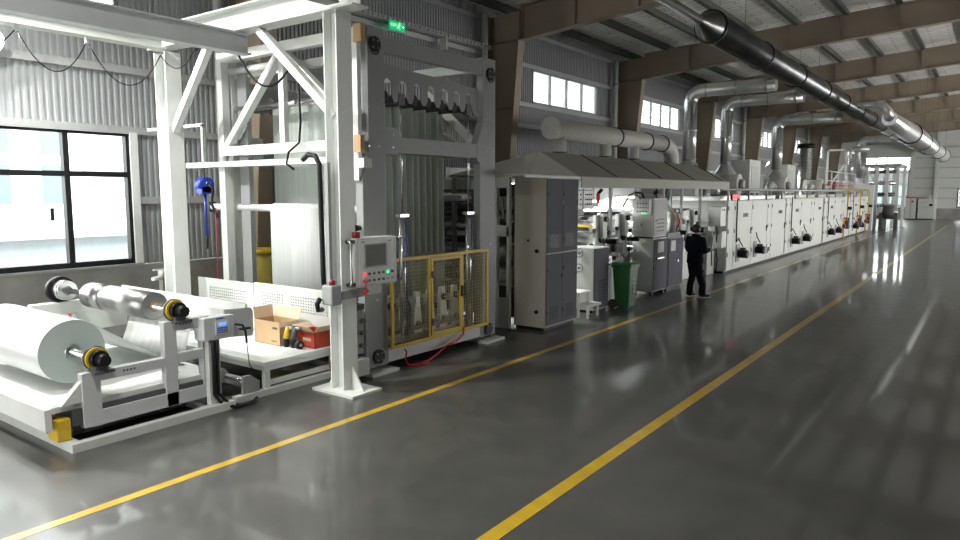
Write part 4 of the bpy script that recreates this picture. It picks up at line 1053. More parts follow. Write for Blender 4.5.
# twin switch boxes over the first unit
sb = thing('switch_box', 'pair of white switch boxes with button grids hung under the canopy edge', 'control box', (-6.8, 12.6, 2.25))
for ya, yb in ((12.15, 12.72), (12.76, 13.18)):
    o = B(-6.92, -6.74, ya, yb, 2.10, 2.52).build('box', 'white', sb, .01); m = MB()
    for i in range(4):
        for j in range(3): m.cyl((-6.74, ya + .09 + i * (yb - ya - .18) / 3, 2.2 + j * .1), (-6.725, ya + .09 + i * (yb - ya - .18) / 3, 2.2 + j * .1), .018, n=8)
    m.build('push_button', 'darkgrey', o)
    MB().box(-6.74, -6.732, ya + .03, yb - .03, 2.47, 2.50).build('label_strip', 'palegrey', o)
B(-6.9, -6.8, 12.5, 12.9, 1.98, 2.10).build('mount', 'palegrey', sb)
MB().box(-6.88, -6.82, 12.66, 12.72, 2.52, 2.72).build('hanger', 'offwhite', sb)
sl = thing('stack_light', 'red and black signal light beside the white switch boxes', 'signal light', (-6.7, 13.35, 2.2))
C_((-6.75, 13.42, 2.22), (-6.75, 13.42, 2.42), .04, n=14).build('red_lens', 'red', sl); C_((-6.75, 13.42, 2.42), (-6.70, 13.5, 2.50), .035, n=14).build('head', 'black', sl)
B(-6.95, -6.75, 13.40, 13.44, 2.14, 2.22).build('bracket', 'palegrey', sl)
# low cabinet of the first unit + step
lc = thing('low_cabinet', 'low white cabinet with dark vented door right of the tall cabinet', 'cabinet', (-6.6, 12.9, 0))
B(-6.9, -6.42, 12.62, 13.30, .06, 1.33).build('body', 'white', lc, .006)
d = B(-6.42, -6.405, 12.64, 13.28, .08, 1.31).build('door', 'doorgrey', lc)
m = MB()
for c in range(3):
    for r_ in range(9): m.box(-6.407, -6.403, 12.85 + c * .1, 12.92 + c * .1, .24 + r_ * .05, .265 + r_ * .05)
m.build('vent_slots', 'black', d)
B(-6.88, -6.45, 12.66, 13.26, 0, .06).build('plinth', 'black', lc)
for z in (1.22, .92): MB().ring((-6.72, 12.56, z), (-6.72, 12.575, z), .09, .072, 18).cyl((-6.72, 12.62, z), (-6.72, 12.54, z), .025, n=10).build('hand_wheel', 'chrome', lc)
st = thing('step_stool', 'white steel double step on the floor before the low cabinet', 'step', (-6.6, 12.15, 0))
B(-6.9, -6.4, 12.0, 12.5, .46, .50).build('tread', 'white', st); B(-6.5, -6.22, 12.0, 12.6, .22, .26).build('tread', 'white', st)
for x, z in ((-6.88, .46), (-6.46, .46), (-6.26, .22)):
    for y in (12.02, 12.44): B(x, x + .04, y, y + .04, 0, z).build('leg', 'white', st)
# second station: operator cabinet with two stacked boxes
oc = thing('operator_cabinet', 'white two-tier cabinet with keypad and grey handle door behind the green bin', 'cabinet', (-6.6, 15.9, 0))
B(-6.9, -6.38, 15.56, 16.42, .10, 1.36).build('lower_body', 'white', oc, .006)
d = B(-6.38, -6.362, 15.58, 16.40, .12, 1.34).build('door', 'doorgrey', oc)
MB().box(-6.362, -6.358, 15.80, 16.16, 1.02, 1.28).build('paper_sheet', 'paper', d)
MB().box(-6.362, -6.34, 15.70, 16.20, .86, .91).build('handle', 'black', d); MB().box(-6.345, -6.335, 15.74, 16.16, .875, .90).build('handle_grip', 'chrome', d)
MB().box(-6.362, -6.35, 15.62, 15.68, .64, .68).build('lock', 'black', d)
B(-6.88, -6.40, 15.58, 16.40, 1.36, 1.40).build('gap_strip', 'black', oc)
B(-6.92, -6.40, 15.56, 16.40, 1.40, 2.30).build('upper_body', 'white', oc, .006)
d = B(-6.40, -6.388, 15.58, 16.38, 1.42, 2.28).build('upper_door', 'palegrey', oc); m = MB()
for c in range(4):
    for r_ in range(4): m.box(-6.389, -6.385, 15.78 + c * .12, 15.86 + c * .12, 1.52 + r_ * .09, 1.55 + r_ * .09)
m.build('vent_slots', 'black', d)
C_((-6.388, 15.7, 1.78), (-6.37, 15.7, 1.78), .02, n=10).build('lock', 'black', d)
kp = B(-6.78, -6.44, 15.40, 15.56, 1.92, 2.28).build('keypad_box', 'offwhite', oc, .008); m = MB()
cols = ['ledred', 'ledgreen', 'lcd', 'darkgrey']
for j in range(3):
    for i in range(4): C_((-6.72 + i * .07, 15.40, 2.0 + j * .09), (-6.72 + i * .07, 15.385, 2.0 + j * .09), .018, n=10).build('push_button', ['darkgrey', 'red', 'green', 'blue'][(i + j * 2) % 4], kp)
B(-6.62, -6.50, 15.385, 15.40, 1.94, 1.97).build('status_lamp', 'ledgreen', kp)
MB().prism([(-6.72, 1.66), (-6.64, 1.66), (-6.68, 1.74)], 'y', 15.555, 15.56).build('warning_label', 'yellow', oc)
MB().box(-6.85, -6.8, 15.6, 15.65, 0, .1).box(-6.45, -6.4, 15.6, 15.65, 0, .1).box(-6.85, -6.8, 16.3, 16.35, 0, .1).box(-6.45, -6.4, 16.3, 16.35, 0, .1).build('foot', 'darkgrey', oc)
MB().tube([(-6.7, 15.5, 2.30), (-6.75, 15.3, 2.44), (-6.8, 15.1, 2.38), (-6.85, 14.85, 2.1)], .02, 6).tube([(-6.7, 15.7, 2.30), (-6.7, 15.6, 2.42), (-6.75, 15.35, 2.44)], .03, 6).tube([(-6.6, 16.2, 2.30), (-6.6, 16.2, 2.55)], .02, 6).cyl((-6.6, 16.12, 2.42), (-6.6, 16.28, 2.46), .05, n=10).build('cable_arm', 'black', oc)
gc = thing('grey_cabinet', 'low grey cabinet with a framed paper right of the two-tier cabinet', 'cabinet', (-6.6, 17.0, 0))
B(-6.9, -6.38, 16.50, 17.50, .10, 1.32).build('body', 'palegrey', gc, .006)
d = B(-6.38, -6.365, 16.52, 17.48, .12, 1.30).build('door', 'doorgrey', gc); MB().box(-6.365, -6.361, 16.65, 16.95, 1.0, 1.26).build('paper_sheet', 'paper', d)
MB().box(-6.365, -6.35, 17.1, 17.15, .7, .76).build('lock', 'chrome', d)
B(-6.86, -6.42, 16.55, 17.45, 0, .10).build('plinth', 'black', gc)
ds = thing('doser_unit', 'white drum doser with reddish hoses on the grey cabinet behind the person', 'machine', (-6.8, 17.2, 1.32))
C_((-6.7, 16.75, 1.45), (-6.7, 16.75, 2.0), .15, n=20).build('drum', 'white', ds); C_((-6.55, 17.15, 1.45), (-6.55, 17.15, 1.95), .10, n=20).build('drum', 'offwhite', ds)
B(-6.88, -6.42, 16.55, 17.4, 1.32, 1.45).build('base', 'darkgrey', ds)
MB().bar((-6.75, 16.7, 2.3), (-6.5, 17.5, 1.8), .1, .1).build('feed_arm', 'palegrey', ds)
m = MB()
for i in range(6): m.tube([(-6.55 + .02 * i, 17.0 + .06 * i, 2.1 - .05 * i), (-6.45, 17.1 + .05 * i, 1.8), (-6.5, 17.15 + .04 * i, 1.46)], .014, 6)
m.build('hose', 'cardboardlight', ds); MB().tube([(-6.5, 17.2, 2.0), (-6.42, 17.35, 1.7), (-6.5, 17.3, 1.46)], .02, 6).build('red_hose', 'red', ds)
# ================================================================== GREEN BIN
gb = thing('wheelie_bin', 'green wheeled waste bin standing by the yellow floor line', 'bin', (-6.2, 13.8, 0))
bx, by = -6.20, 13.66
def taper(x, y, z0, z1, a0, b0, a1, b1):
    return MB().add([(x + sx * a, y + sy * b, z) for z, a, b in ((z0, a0, b0), (z1, a1, b1)) for sx, sy in ((-1, -1), (1, -1), (1, 1), (-1, 1))], [(3, 2, 1, 0), (4, 5, 6, 7), (0, 1, 5, 4), (1, 2, 6, 5), (2, 3, 7, 6), (3, 0, 4, 7)])
taper(bx, by, .04, .92, .155, .16, .205, .215).build('body', 'green', gb, .02)
MB().box(bx - .225, bx + .225, by - .235, by + .235, .88, .93).build('rim', 'greendark', gb, .012)
m = taper(bx, by, .935, .99, .235, .245, .20, .21); m.build('lid', 'green', gb, .015)
MB().tube([(bx - .23, by - .18, .95), (bx - .30, by - .18, .93), (bx - .30, by + .18, .93), (bx - .23, by + .18, .95)], .016, 8).build('handle', 'greendark', gb)
for sy in (-1, 1): C_((bx - .19, by + sy * .16, .10), (bx - .19, by + sy * .21, .10), .10, n=20).build('wheel', 'rubber', gb)
C_((bx - .19, by - .18, .10), (bx - .19, by + .18, .10), .015, n=10).build('axle', 'steel', gb)
m = MB()
for z, w_ in ((.62, .08), (.54, .11), (.46, .10), (.38, .06)):
    m.box(bx + .172, bx + .194, by + .02 - w_ / 2, by + .02 + w_ / 2, z, z + .014).box(bx + .172, bx + .194, by + .01, by + .025, z - .035, z + .03)
m.build('white_marking', 'white', gb)
rg = thing('grey_rag', 'crumpled grey cloth lying on the lid of the green bin', 'cloth', (bx, by, 1.0))
m = MB(); n0 = len(m.v); m.sph((bx - .02, by, .99), .12, 14, 7, .6, half=True)
m.v = [(x + random.uniform(-.02, .02), y + random.uniform(-.02, .02), z + (random.uniform(-.012, .03) if z > 1.01 else 0)) for x, y, z in m.v]
m.build('cloth', 'darkgrey', rg)
# ================================================================== DRYING OVENS
OX0, OX1, OZ = -8.6, -6.45, 2.19
LEN = 7.2
def oven(y, lab):
    t = thing('drying_oven', lab, 'oven', (-7.5, y, 0), 'drying oven sections in a row')
    B(OX0, OX1, y, y + LEN, .06, OZ).build('body', 'offwhite', t, .01)
    B(OX0 + .1, OX1 - .06, y + .02, y + LEN - .02, 0, .06).build('plinth', 'black', t)
    ws = [.62, 1.95, 1.95, .55, 2.05]; yy = y + .02
    for i, w_ in enumerate(ws):
        d = B(OX1, OX1 + .03, yy, yy + w_ - .03, .10, OZ - .02).build('door_panel', 'offwhite', t, .006)
        m = MB()
        for zz in (.5, 1.2, 1.9): m.box(OX1 + .03, OX1 + .045, yy + .03, yy + .07, zz, zz + .12)
        if i in (1, 2, 4): m.box(OX1 + .03, OX1 + .06, yy + w_ - .13, yy + w_ - .09, 1.1, 1.3)
        m.build('hinge', 'darkgrey', d)
        if i in (1, 4): MB().box(OX1 + .03, OX1 + .045, yy + w_ * .5, yy + w_ * .5 + .22, 1.66, 1.78).box(OX1 + .03, OX1 + .045, yy + w_ * .5 + .26, yy + w_ * .5 + .48, 1.66, 1.78).build('gauge', 'black', d)
        if i == 3: MB().box(OX1 + .03, OX1 + .05, yy + .1, yy + .22, .3, .5).box(OX1 + .03, OX1 + .05, yy + .32, yy + .42, .36, .5).build('valve_plate', 'darkgrey', d)
        yy += w_
    for dy in (1.18, 3.16):
        b = B(OX1 + .03, OX1 + .05, y + dy - .24, y + dy + .12, .28, .82).build('motor_plate', 'palegrey', t)
        C_((OX1 + .05, y + dy, .52), (OX1 + .30, y + dy, .52), .125, n=22).build('fan_motor', 'black', b)
        C_((OX1 + .30, y + dy, .52), (OX1 + .35, y + dy, .52), .14, .11, 22).build('fan_cover', 'darkgrey', b)
        B(OX1 + .1, OX1 + .26, y + dy - .06, y + dy + .08, .63, .72).build('terminal_box', 'darkgrey', b)
        MB().tube([(OX1 + .18, y + dy - .02, .76), (OX1 + .12, y + dy - .2, .95), (OX1 + .06, y + dy - .05, 1.02), (OX1 + .05, y + dy - .28, .9), (OX1 + .05, y + dy - .3, 1.4), (OX1 + .05, y + dy - .3, 2.28)] if dy < 2 else [(OX1 + .18, y + dy, .76), (OX1 + .1, y + dy - .1, .95), (OX1 + .045, y + dy, 1.1)], .018, 6).build('motor_cable', 'black', b)
    MB().box(OX0 + .3, OX1 - .3, y + .3, y + LEN - .3, OZ, OZ + .13).build('roof_duct', 'steel', t)
    return t
SEC = [21.3, 28.55, 36.0, 43.3]
o1 = oven(SEC[0], 'nearest white drying oven section, with the red display above its corner')
for y, l in zip(SEC[1:], ('second white drying oven section from the person, below the second shiny riser', 'third white drying oven section, below the railing platform', 'farthest white drying oven section, below the yellow gas pipes')):
    dup(o1, (0, y - SEC[0], 0), l)
# entry boxes on the near end wall of the oven
ob = thing('entry_drive', 'white control boxes and rollers on the near end wall of the ovens', 'machine', (-6.7, 20.9, 0))
B(-6.75, -6.40, 20.55, 21.05, 1.45, 2.02).build('box', 'white', ob, .012); B(-6.62, -6.36, 20.6, 21.05, .82, 1.30).build('box', 'offwhite', ob, .012)
MB().box(-8.4, -6.7, 20.8, 21.2, 1.42, 1.50).build('cover', 'white', ob)
MB().box(-8.5, -8.4, 20.6, 21.25, 0, 1.7).box(-6.85, -6.77, 20.6, 21.25, 0, 1.45).build('frame_post', 'offwhite', ob)
for z in (1.25, .95, .65): C_((-8.4, 20.9, z), (-6.85, 20.9, z), .08, n=18).build('roller', 'chrome', ob)
MB().tube([(-6.5, 20.5, 1.45), (-6.4, 20.3, 1.3), (-6.45, 20.4, 1.1), (-6.5, 20.6, 1.0)], .02, 6).tube([(-6.5, 20.55, .8), (-6.42, 20.45, .5), (-6.5, 20.6, .1)], .02, 6).tube([(-6.6, 20.5, 1.1), (-6.55, 20.3, .8), (-6.6, 20.5, .3)], .016, 6).build('hose', 'black', ob)
MB().box(-6.42, -6.39, 20.7, 20.76, 1.9, 1.96).box(-6.42, -6.39, 20.86, 20.92, 1.9, 1.96).build('knob', 'darkgrey', ob)
rd = thing('led_display', 'small red lit display above the near corner of the first oven', 'display', (-6.5, 22.0, 2.3))
B(-6.50, -6.44, 21.75, 22.60, 2.24, 2.38).build('display_case', 'black', rd); B(-6.44, -6.435, 21.78, 22.57, 2.255, 2.365).build('lit_field', 'ledred', rd)
m = MB()
for i in range(4): m.box(-6.435, -6.432, 21.86 + i * .18, 21.96 + i * .18, 2.27, 2.35)
m.build('lit_character', 'crimson', rd)
MB().box(-6.49, -6.45, 21.8, 21.85, 2.19, 2.24).box(-6.49, -6.45, 22.5, 22.55, 2.19, 2.24).build('stand', 'darkgrey', rd)
gp = thing('conduit_rail', 'long grey conduit rail running along the top edge of the ovens', 'pipe', (-6.5, 35, 2.3))
MB().tube([(-6.5, 20.8, 2.52), (-6.5, 50.6, 2.52)], .045, 8).build('conduit', 'girt', gp); m = MB()
for i in range(14): m.box(-6.53, -6.47, 21.5 + i * 2.2, 21.56 + i * 2.2, 2.19, 2.48)
m.build('bracket', 'girt', gp)
# risers and lateral ducts
def arc(c, r, a0, a1, n, fx):
    return [fx(c[0] + r * math.cos(a0 + (a1 - a0) * i / n), c[1] + r * math.sin(a0 + (a1 - a0) * i / n)) for i in range(n + 1)]
def riser(y, lab, zt, xe, r=.205, x=-8.0, zb=3.07):
    t = thing('riser_duct', lab, 'duct', (x, y, 2.3), 'shiny riser ducts from the ovens')
    R_ = .33
    pts = [(x, y, zb + .35), (x, y, zt - R_)] + arc((x + R_, zt - R_), R_, PI, PI / 2, 6, lambda u, v: (u, y, v)) + [(xe, y, zt + .0)]
    MB().tube(pts, r, 20).build('pipe', 'duct', t)
    m = MB(); n = int((zt - zb - .9) / .9)
    for i in range(n + 1): m.ring((x, y, zb + .4 + i * .9), (x, y, zb + .44 + i * .9), r + .018, r - .01, 20)
    for i in range(int((xe - x - .6) / .9) + 1): m.ring((x + .5 + i * .9, y, zt), (x + .54 + i * .9, y, zt), r + .018, r - .01, 20)
    m.build('joint_band', 'steel', t)
    q = .36; n = 20; vs = []
    for k in range(n):
        a_ = 2 * PI * k / n; c, s = math.cos(a_), math.sin(a_); mxx = max(abs(c), abs(s)); vs.append((x + q * c / mxx, y + q * s / mxx, zb))
    for k in range(n): vs.append((x + r * math.cos(2 * PI * k / n), y + r * math.sin(2 * PI * k / n), zb + .36))
    MB().add(vs, [(i, (i + 1) % n, n + (i + 1) % n, n + i) for i in range(n)]).build('transition', 'duct', t)
    B(x - q, x + q, y - q, y + q, 2.33, zb).build('collar_box', 'white', t, .01)
    return t
riser(22.25, 'nearest shiny riser duct bending toward the long overhead pipe', 5.62, -5.45)
riser(26.0, 'second shiny riser duct with a square white collar on the oven', 5.66, -5.45, .19)
riser(33.4, 'third shiny riser duct, right of the fourth brown column', 5.60, -5.45, .22)
riser(53.0, 'slim shiny riser duct with a hooked top far behind the ovens', 5.3, -6.9, .20)
t = riser(57.4, 'bright straight riser duct farthest along the ovens', 6.1, -5.5, .34)
def long_duct(name, lab, x, z, y0, y1, r, m_, step):
    t = thing(name, lab, 'duct', (x, (y0 + y1) / 2, z))
    C_((x, y0, z), (x, y1, z), r, n=32).build('pipe', m_, t); m = MB(); yy = y0
    while yy < y1: m.ring((x, yy, z), (x, yy + .10, z), r + .03, r - .02, 32); yy += step
    m.build('joint_band', 'black', t); m = MB(); yy = y0 + 1.5
    while yy < y1:
        for s in (-1, 1): m.cyl((x + s * r * .9, yy, z), (x + s * r * .9, yy, roofz(x) - .01), .006, n=6)
        yy += BAY
    m.build('hanger_rod', 'darksteel', t); return t
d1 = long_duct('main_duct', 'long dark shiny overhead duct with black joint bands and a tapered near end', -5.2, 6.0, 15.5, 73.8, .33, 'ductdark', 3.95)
C_((-5.2, 14.8, 6.0), (-5.2, 15.5, 6.0), .10, .33, 32, False).build('reducer', 'ductdark', d1)
C_((-5.2, 6.0, 6.0), (-5.2, 14.85, 6.0), .10, n=20).build('thin_pipe', 'ductdark', d1)
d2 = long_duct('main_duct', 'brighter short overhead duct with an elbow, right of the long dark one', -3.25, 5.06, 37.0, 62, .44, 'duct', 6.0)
C_((-3.25, 29.2, 5.06), (-3.25, 37.0, 5.06), .25, .42, 28).build('near_pipe', 'duct', d2)
pts = [(-4.3, 29.6, 5.62), (-3.75, 29.25, 5.58), (-3.42, 29.1, 5.48), (-3.28, 29.1, 5.28), (-3.25, 29.35, 5.08)]
MB().tube(pts, .3, 18, [.11, .12, .14, .16, .20]).build('elbow', 'duct', d2)
# beige header pipe behind the canopy
bd = thing('header_pipe', 'thick beige header pipe with short legs above the canopy', 'pipe', (-9.0, 18.5, 4.03))
P = [(-9, 15.25, 4.03), (-9, 22.6, 4.03), (-9, 23.05, 3.95), (-9, 23.3, 3.7), (-9, 23.4, 3.3), (-9, 23.4, .0)]
MB().tube(P, .25, 24).build('pipe', 'beigeduct', bd)
MB().ring((-9, 15.23, 4.03), (-9, 15.28, 4.03), .275, .05, 24).cyl((-9, 15.24, 4.03), (-9, 15.27, 4.03), .25, n=24).build('end_cap', 'beigeduct', bd)
m = MB()
for y in (18.9, 21.1, 22.4): m.ring((-9, y, 4.03), (-9, y + .06, 4.03), .28, .24, 24)
m.build('joint_band', 'darkgrey', bd)
for y in (15.7, 18.3, 20.2):
    o = C_((-9, y, 2.95), (-9, y, 3.9), .165, n=20).build('branch_pipe', 'beigeduct', bd); MB().ring((-9, y, 3.42), (-9, y, 3.46), .19, .16, 20).build('joint_band', 'darkgrey', o)
# blowers and cabinets on the oven roof
def blower(y, lab, s=1.0):
    t = thing('oven_blower', lab, 'blower', (-7.6, y, 2.33), 'round blowers on the oven roof')
    C_((-7.85, y, 2.36 + .5 * s), (-7.0, y, 2.36 + .5 * s), .5 * s, n=28).build('scroll_housing', 'beigeduct', t)
    C_((-7.0, y, 2.36 + .5 * s), (-6.85, y, 2.36 + .5 * s), .25 * s, .2 * s, 20).build('inlet', 'palegrey', t)
    MB().tube([(-7.4, y - .5, 2.65), (-7.4, y - .95, 2.75), (-7.4, y - 1.25, 2.6), (-7.4, y - 1.3, 2.33)], .22 * s, 16).build('elbow', 'duct', t)
blower(24.4, 'round silver blower on the nearest oven roof', .7); blower(31.0, 'round silver blower on the second oven roof', .7); blower(38.5, 'round silver blower on the third oven roof', .7)
for x, y, l in ((-10.2, 35.0, 'white air handling box on legs beside the fourth brown column'), (-10.2, 42.6, 'white air handling box on legs behind the third shiny riser')):
    t = thing('air_handling_box', l, 'air handler', (x, y, 0), 'air handling boxes behind the ovens')
    B(x - .6, x + .6, y, y + 1.9, 2.4, 4.0).build('casing', 'white', t, .01)
    for px in (x - .55, x + .47):
        for py in (y + .03, y + 1.79): B(px, px + .08, py, py + .08, 0, 2.4).build('leg', 'palegrey', t)
    B(x + .6, x + .62, y + .3, y + 1.5, 2.7, 3.7).build('access_door', 'offwhite', t)
fx = thing('flexible_duct', 'ridged silver flexible duct with black fan top on the far left wall', 'duct', (-10.6, 52, 0))
m = MB()
for i in range(28): m.cyl((-10.6, 52, 2.6 + i * .1), (-10.6, 52, 2.68 + i * .1), .42 if i % 2 else .36, n=18)
m.build('bellows', 'steel', fx); C_((-10.6, 52, 5.4), (-10.6, 52, 5.7), .55, n=18).build('fan', 'black', fx); C_((-10.6, 52, 0), (-10.6, 52, 2.6), .3, n=16).build('lower_pipe', 'palegrey', fx)
# platform with railing over the last ovens
mp = thing('maintenance_platform', 'white railed maintenance platform with a red pipe over the far ovens', 'platform', (-7.6, 43, 2.3))
B(-8.5, -7.2, 40.2, 51, 2.46, 2.52).build('deck', 'palegrey', mp)
for y in (40.4, 42, 44, 47, 50): B(-7.25, -7.19, y, y + .05, 2.52, 3.55).build('railing_post', 'white', mp)
MB().tube([(-7.22, 40.4, 3.55), (-7.22, 50.05, 3.55)], .03, 8).tube([(-7.22, 40.4, 3.05), (-7.22, 50.05, 3.05)], .025, 8).build('hand_rail', 'white', mp)
MB().tube([(-7.35, 40.4, 2.85), (-7.35, 50.0, 2.85)], .05, 8).build('red_pipe', 'red', mp)
MB().box(-8.4, -8.3, 47, 47.1, 2.52, 5.0).box(-7.4, -7.3, 47, 47.1, 2.52, 5.0).box(-8.4, -7.3, 47, 47.1, 4.9, 5.0).bar((-8.3, 47.05, 2.6), (-7.35, 47.05, 4.2), .1, .1).build('support_frame', 'white', mp)
# yellow gas pipes
for y, l in ((40.6, 'yellow gas pipe assembly on the third oven face'), (44.9, 'yellow gas pipe assembly on the farthest oven, nearer one'), (48.2, 'yellow gas pipe assembly on the farthest oven, rear one')):
    t = thing('gas_pipe', l, 'pipe', (-6.3, y, 0), 'yellow gas pipes on the oven faces')
    MB().tube([(-6.28, y, .0), (-6.28, y, .9), (-6.28, y + .1, 1.0), (-6.28, y + .8, 1.05), (-6.28, y + .9, 1.2), (-6.28, y + .9, 2.5), (-6.35, y + .9, 2.6), (-6.35, y - .9, 2.6)], .036, 8).build('pipe', 'yellow', t)
    MB().box(-6.34, -6.2, y - .08, y + .08, .6, .78).box(-6.36, -6.2, y + .4, y + .6, .94, 1.12).build('valve', 'crimson', t); C_((-6.28, y + .9, 1.6), (-6.08, y + .9, 1.6), .09, n=14).build('gauge', 'black', t)
    MB().box(-6.40, -6.2, y + 1.0, y + 1.3, .5, 1.1).build('burner_box', 'darkgrey', t)
# rewinder towers at the far end
rw = thing('rewinder', 'far white rewinder tower of tall posts at the end of the ovens', 'machine', (-6.2, 55, 0))
B(-7.2, -6.3, 51.0, 51.5, 0, 2.9).build('control_cabinet', 'white', rw)
for x in (-7.05, -6.45, -5.85, -5.25):
    for y in (53.5, 57.5): B(x - .09, x + .09, y - .09, y + .09, 0, 4.15).build('post', 'offwhite', rw)
MB().box(-7.2, -5.1, 53.4, 53.62, 4.1, 4.3).box(-7.2, -5.1, 57.4, 57.62, 4.1, 4.3).box(-5.35, -5.13, 53.5, 57.5, 4.1, 4.3).box(-7.2, -7.0, 53.5, 57.5, 4.1, 4.3).build('top_frame', 'palegrey', rw)
for i in range(5):
    z = .8 + i * .75; C_((-7.0, 54.2 + .4 * (i % 2), z), (-5.3, 54.2 + .4 * (i % 2), z), .12, n=16).build('roller', 'chrome' if i % 2 else 'darksteel', rw)
C_((-5.9, 52.9, 1.15), (-5.25, 52.9, 1.15), .45, n=24).build('wound_roll', 'darkgrey', rw); C_((-6.0, 52.9, 1.15), (-5.05, 52.9, 1.15), .08, n=12).build('roll_shaft', 'steel', rw)
MB().box(-5.25, -5.05, 52.6, 53.3, 0, 1.1).box(-6.1, -5.9, 52.6, 53.3, 0, 1.1).build('roll_stand', 'darkgrey', rw)
MB().bar((-7.1, 53.3, 4.0), (-6.4, 53.3, 2.9), .12, .12).build('brace', 'white', rw)
# cabinets at the far end wall
t = thing('switch_cabinet', 'tall white cabinet with a red top edge at the far end wall', 'cabinet', (-6.1, 74.3, 0))
B(-6.55, -5.7, 74.0, 74.6, .06, 1.9).build('body', 'white', t, .01); B(-6.55, -5.7, 74.0, 74.6, 1.9, 2.0).build('top_strip', 'red', t); C_((-6.0, 74.0, 1.6), (-6.0, 73.95, 1.6), .08, n=12).build('gauge', 'black', t); B(-6.5, -5.75, 74.05, 74.55, 0, .06).build('plinth', 'black', t)
B(-6.14, -6.11, 73.98, 74.0, .1, 1.88).build('door_seam', 'darkgrey', t)
t = thing('control_cabinet', 'wide white control cabinet with meters at the far end wall', 'cabinet', (-4.9, 74.3, 0))
B(-5.55, -4.3, 73.9, 74.55, .08, 1.85).build('body', 'offwhite', t, .01); B(-5.5, -4.35, 73.95, 74.5, 0, .08).build('plinth', 'black', t); B(-4.72, -4.45, 73.88, 73.9, 1.2, 1.4).build('meter', 'black', t)
m = MB()
for i in range(4): m.cyl((-5.3 + i * .14, 73.9, 1.55), (-5.3 + i * .14, 73.86, 1.55), .035, n=8); m.cyl((-5.2 + i * .2, 73.9, 1.1), (-5.2 + i * .2, 73.86, 1.1), .03, n=8)
m.build('switch', 'darkgrey', t); B(-4.8, -4.6, 74.1, 74.4, 1.85, 2.2).build('antenna_box', 'white', t)

# ================================================================== PERSON
pr_ = thing('person', 'person in dark navy work jacket and black trousers standing back turned by the yellow line', 'person', (-5.56, 16.08, 0))
yaw = math.radians(28); F = Vector((math.sin(yaw), math.cos(yaw), 0)); RT = Vector((math.cos(yaw), -math.sin(yaw), 0)); UPV = Vector((0, 0, 1))
L3 = lambda r_, f_, z: RT * r_ + F * f_ + UPV * z
def skin(name, chains, m, parent, sub=2):
    vs, es, rs = [], [], []; idx = {}
    def vid(p, r_):
        k = tuple(round(c, 4) for c in p)
        if k not in idx: idx[k] = len(vs); vs.append(L3(*p)); rs.append(r_)
        return idx[k]
    for ch in chains:
        ids = [vid(p, r_) for p, r_ in ch]
        es.extend(zip(ids, ids[1:]))
    me = bpy.data.meshes.new(name); me.from_pydata(vs, es, []); me.materials.append(MT[m])
    o = bpy.data.objects.new(name, me); COL.objects.link(o); o.parent = parent
    sk = o.modifiers.new('skin', 'SKIN'); sk.use_smooth_shade = True; sk.branch_smoothing = .4
    for i, r_ in enumerate(rs):
        sv = me.skin_vertices[0].data[i]; sv.radius = r_ if isinstance(r_, tuple) else (r_, r_); sv.use_root = (i == 0)
    ss = o.modifiers.new('subsurf', 'SUBSURF'); ss.levels = sub; ss.render_levels = sub
    return o
pel = (0, 0, .93)
KL, AL, KR, AR = (-.10, .03, .50), (-.115, -.04, .09), (.115, .06, .50), (.165, .08, .09)
HL, HR = (-.09, 0, .88), (.09, 0, .88)
chest = (0, .01, 1.26); nk = (0, .01, 1.44); sl, sr = (-.19, 0, 1.37), (.19, 0, 1.37)
EL, WL, ER, WR = (-.27, .02, 1.10), (-.17, .24, 1.03), (.285, -.01, 1.10), (.20, .25, 1.12)
body = [[(pel, .12), ((0, .0, 1.08), .12), (chest, .13), (nk, .055), ((0, .025, 1.50), .055), ((0, .03, 1.56), .088), ((0, .02, 1.63), .085), ((0, .015, 1.67), .05)],
        [((0, .03, 1.56), .088), ((0, .125, 1.565), .014)], [((0, .03, 1.56), .088), ((-.095, .02, 1.57), .014)], [((0, .03, 1.56), .088), ((.095, .02, 1.57), .014)],
        [(pel, .12), (HL, .095), (KL, .058), (AL, .04), ((-.125, .08, .04), .034)], [(pel, .12), (HR, .095), (KR, .058), (AR, .04), ((.19, .19, .04), .034)],
        [(chest, .13), (sl, .06), (EL, .042), (WL, .028)], [(chest, .13), (sr, .06), (ER, .042), (WR, .028)]]
for W, s in ((WL, 1), (WR, -1)):
    palm = (W[0] + .02 * s, W[1] + .07, W[2]); body.append([(W, .028), (palm, .030)])
    for i, (ln, dx) in enumerate(((.070, -.026), (.078, -.009), (.073, .009), (.058, .026))):
        a_ = (palm[0] + dx, palm[1] + .03, palm[2]); b_ = (palm[0] + dx, palm[1] + .03 + ln * .6, palm[2] - .012); c_ = (palm[0] + dx, palm[1] + .03 + ln * .8, palm[2] - .04)
        body.append([(palm, .03), (a_, .0095), (b_, .009), (c_, .008)])
    body.append([(palm, .03), ((palm[0] + .04 * s, palm[1] + .0, palm[2] + .012), .010), ((palm[0] + .055 * s, palm[1] + .035, palm[2] + .005), .009)])
skin('body', body, 'skin', pr_)
def loft(m, rings, n=20):
    base = len(m.v); w0 = wl(pr_)
    for (r_, f_, z), rx, ry in rings:
        m.v += [tuple(w0 + L3(r_ + rx * math.cos(2 * PI * k / n), f_ + ry * math.sin(2 * PI * k / n), z)) for k in range(n)]
    for i in range(len(rings) - 1):
        for k in range(n):
            m.f.append((base + i * n + k, base + i * n + (k + 1) % n, base + (i + 1) * n + (k + 1) % n, base + (i + 1) * n + k)); m.sm.append(True)
    m.f.append(tuple(base + k for k in range(n))); m.sm.append(False)
    m.f.append(tuple(base + (len(rings) - 1) * n + k for k in range(n))); m.sm.append(False)
W3 = lambda p: wl(pr_) + L3(*p)
m = MB()
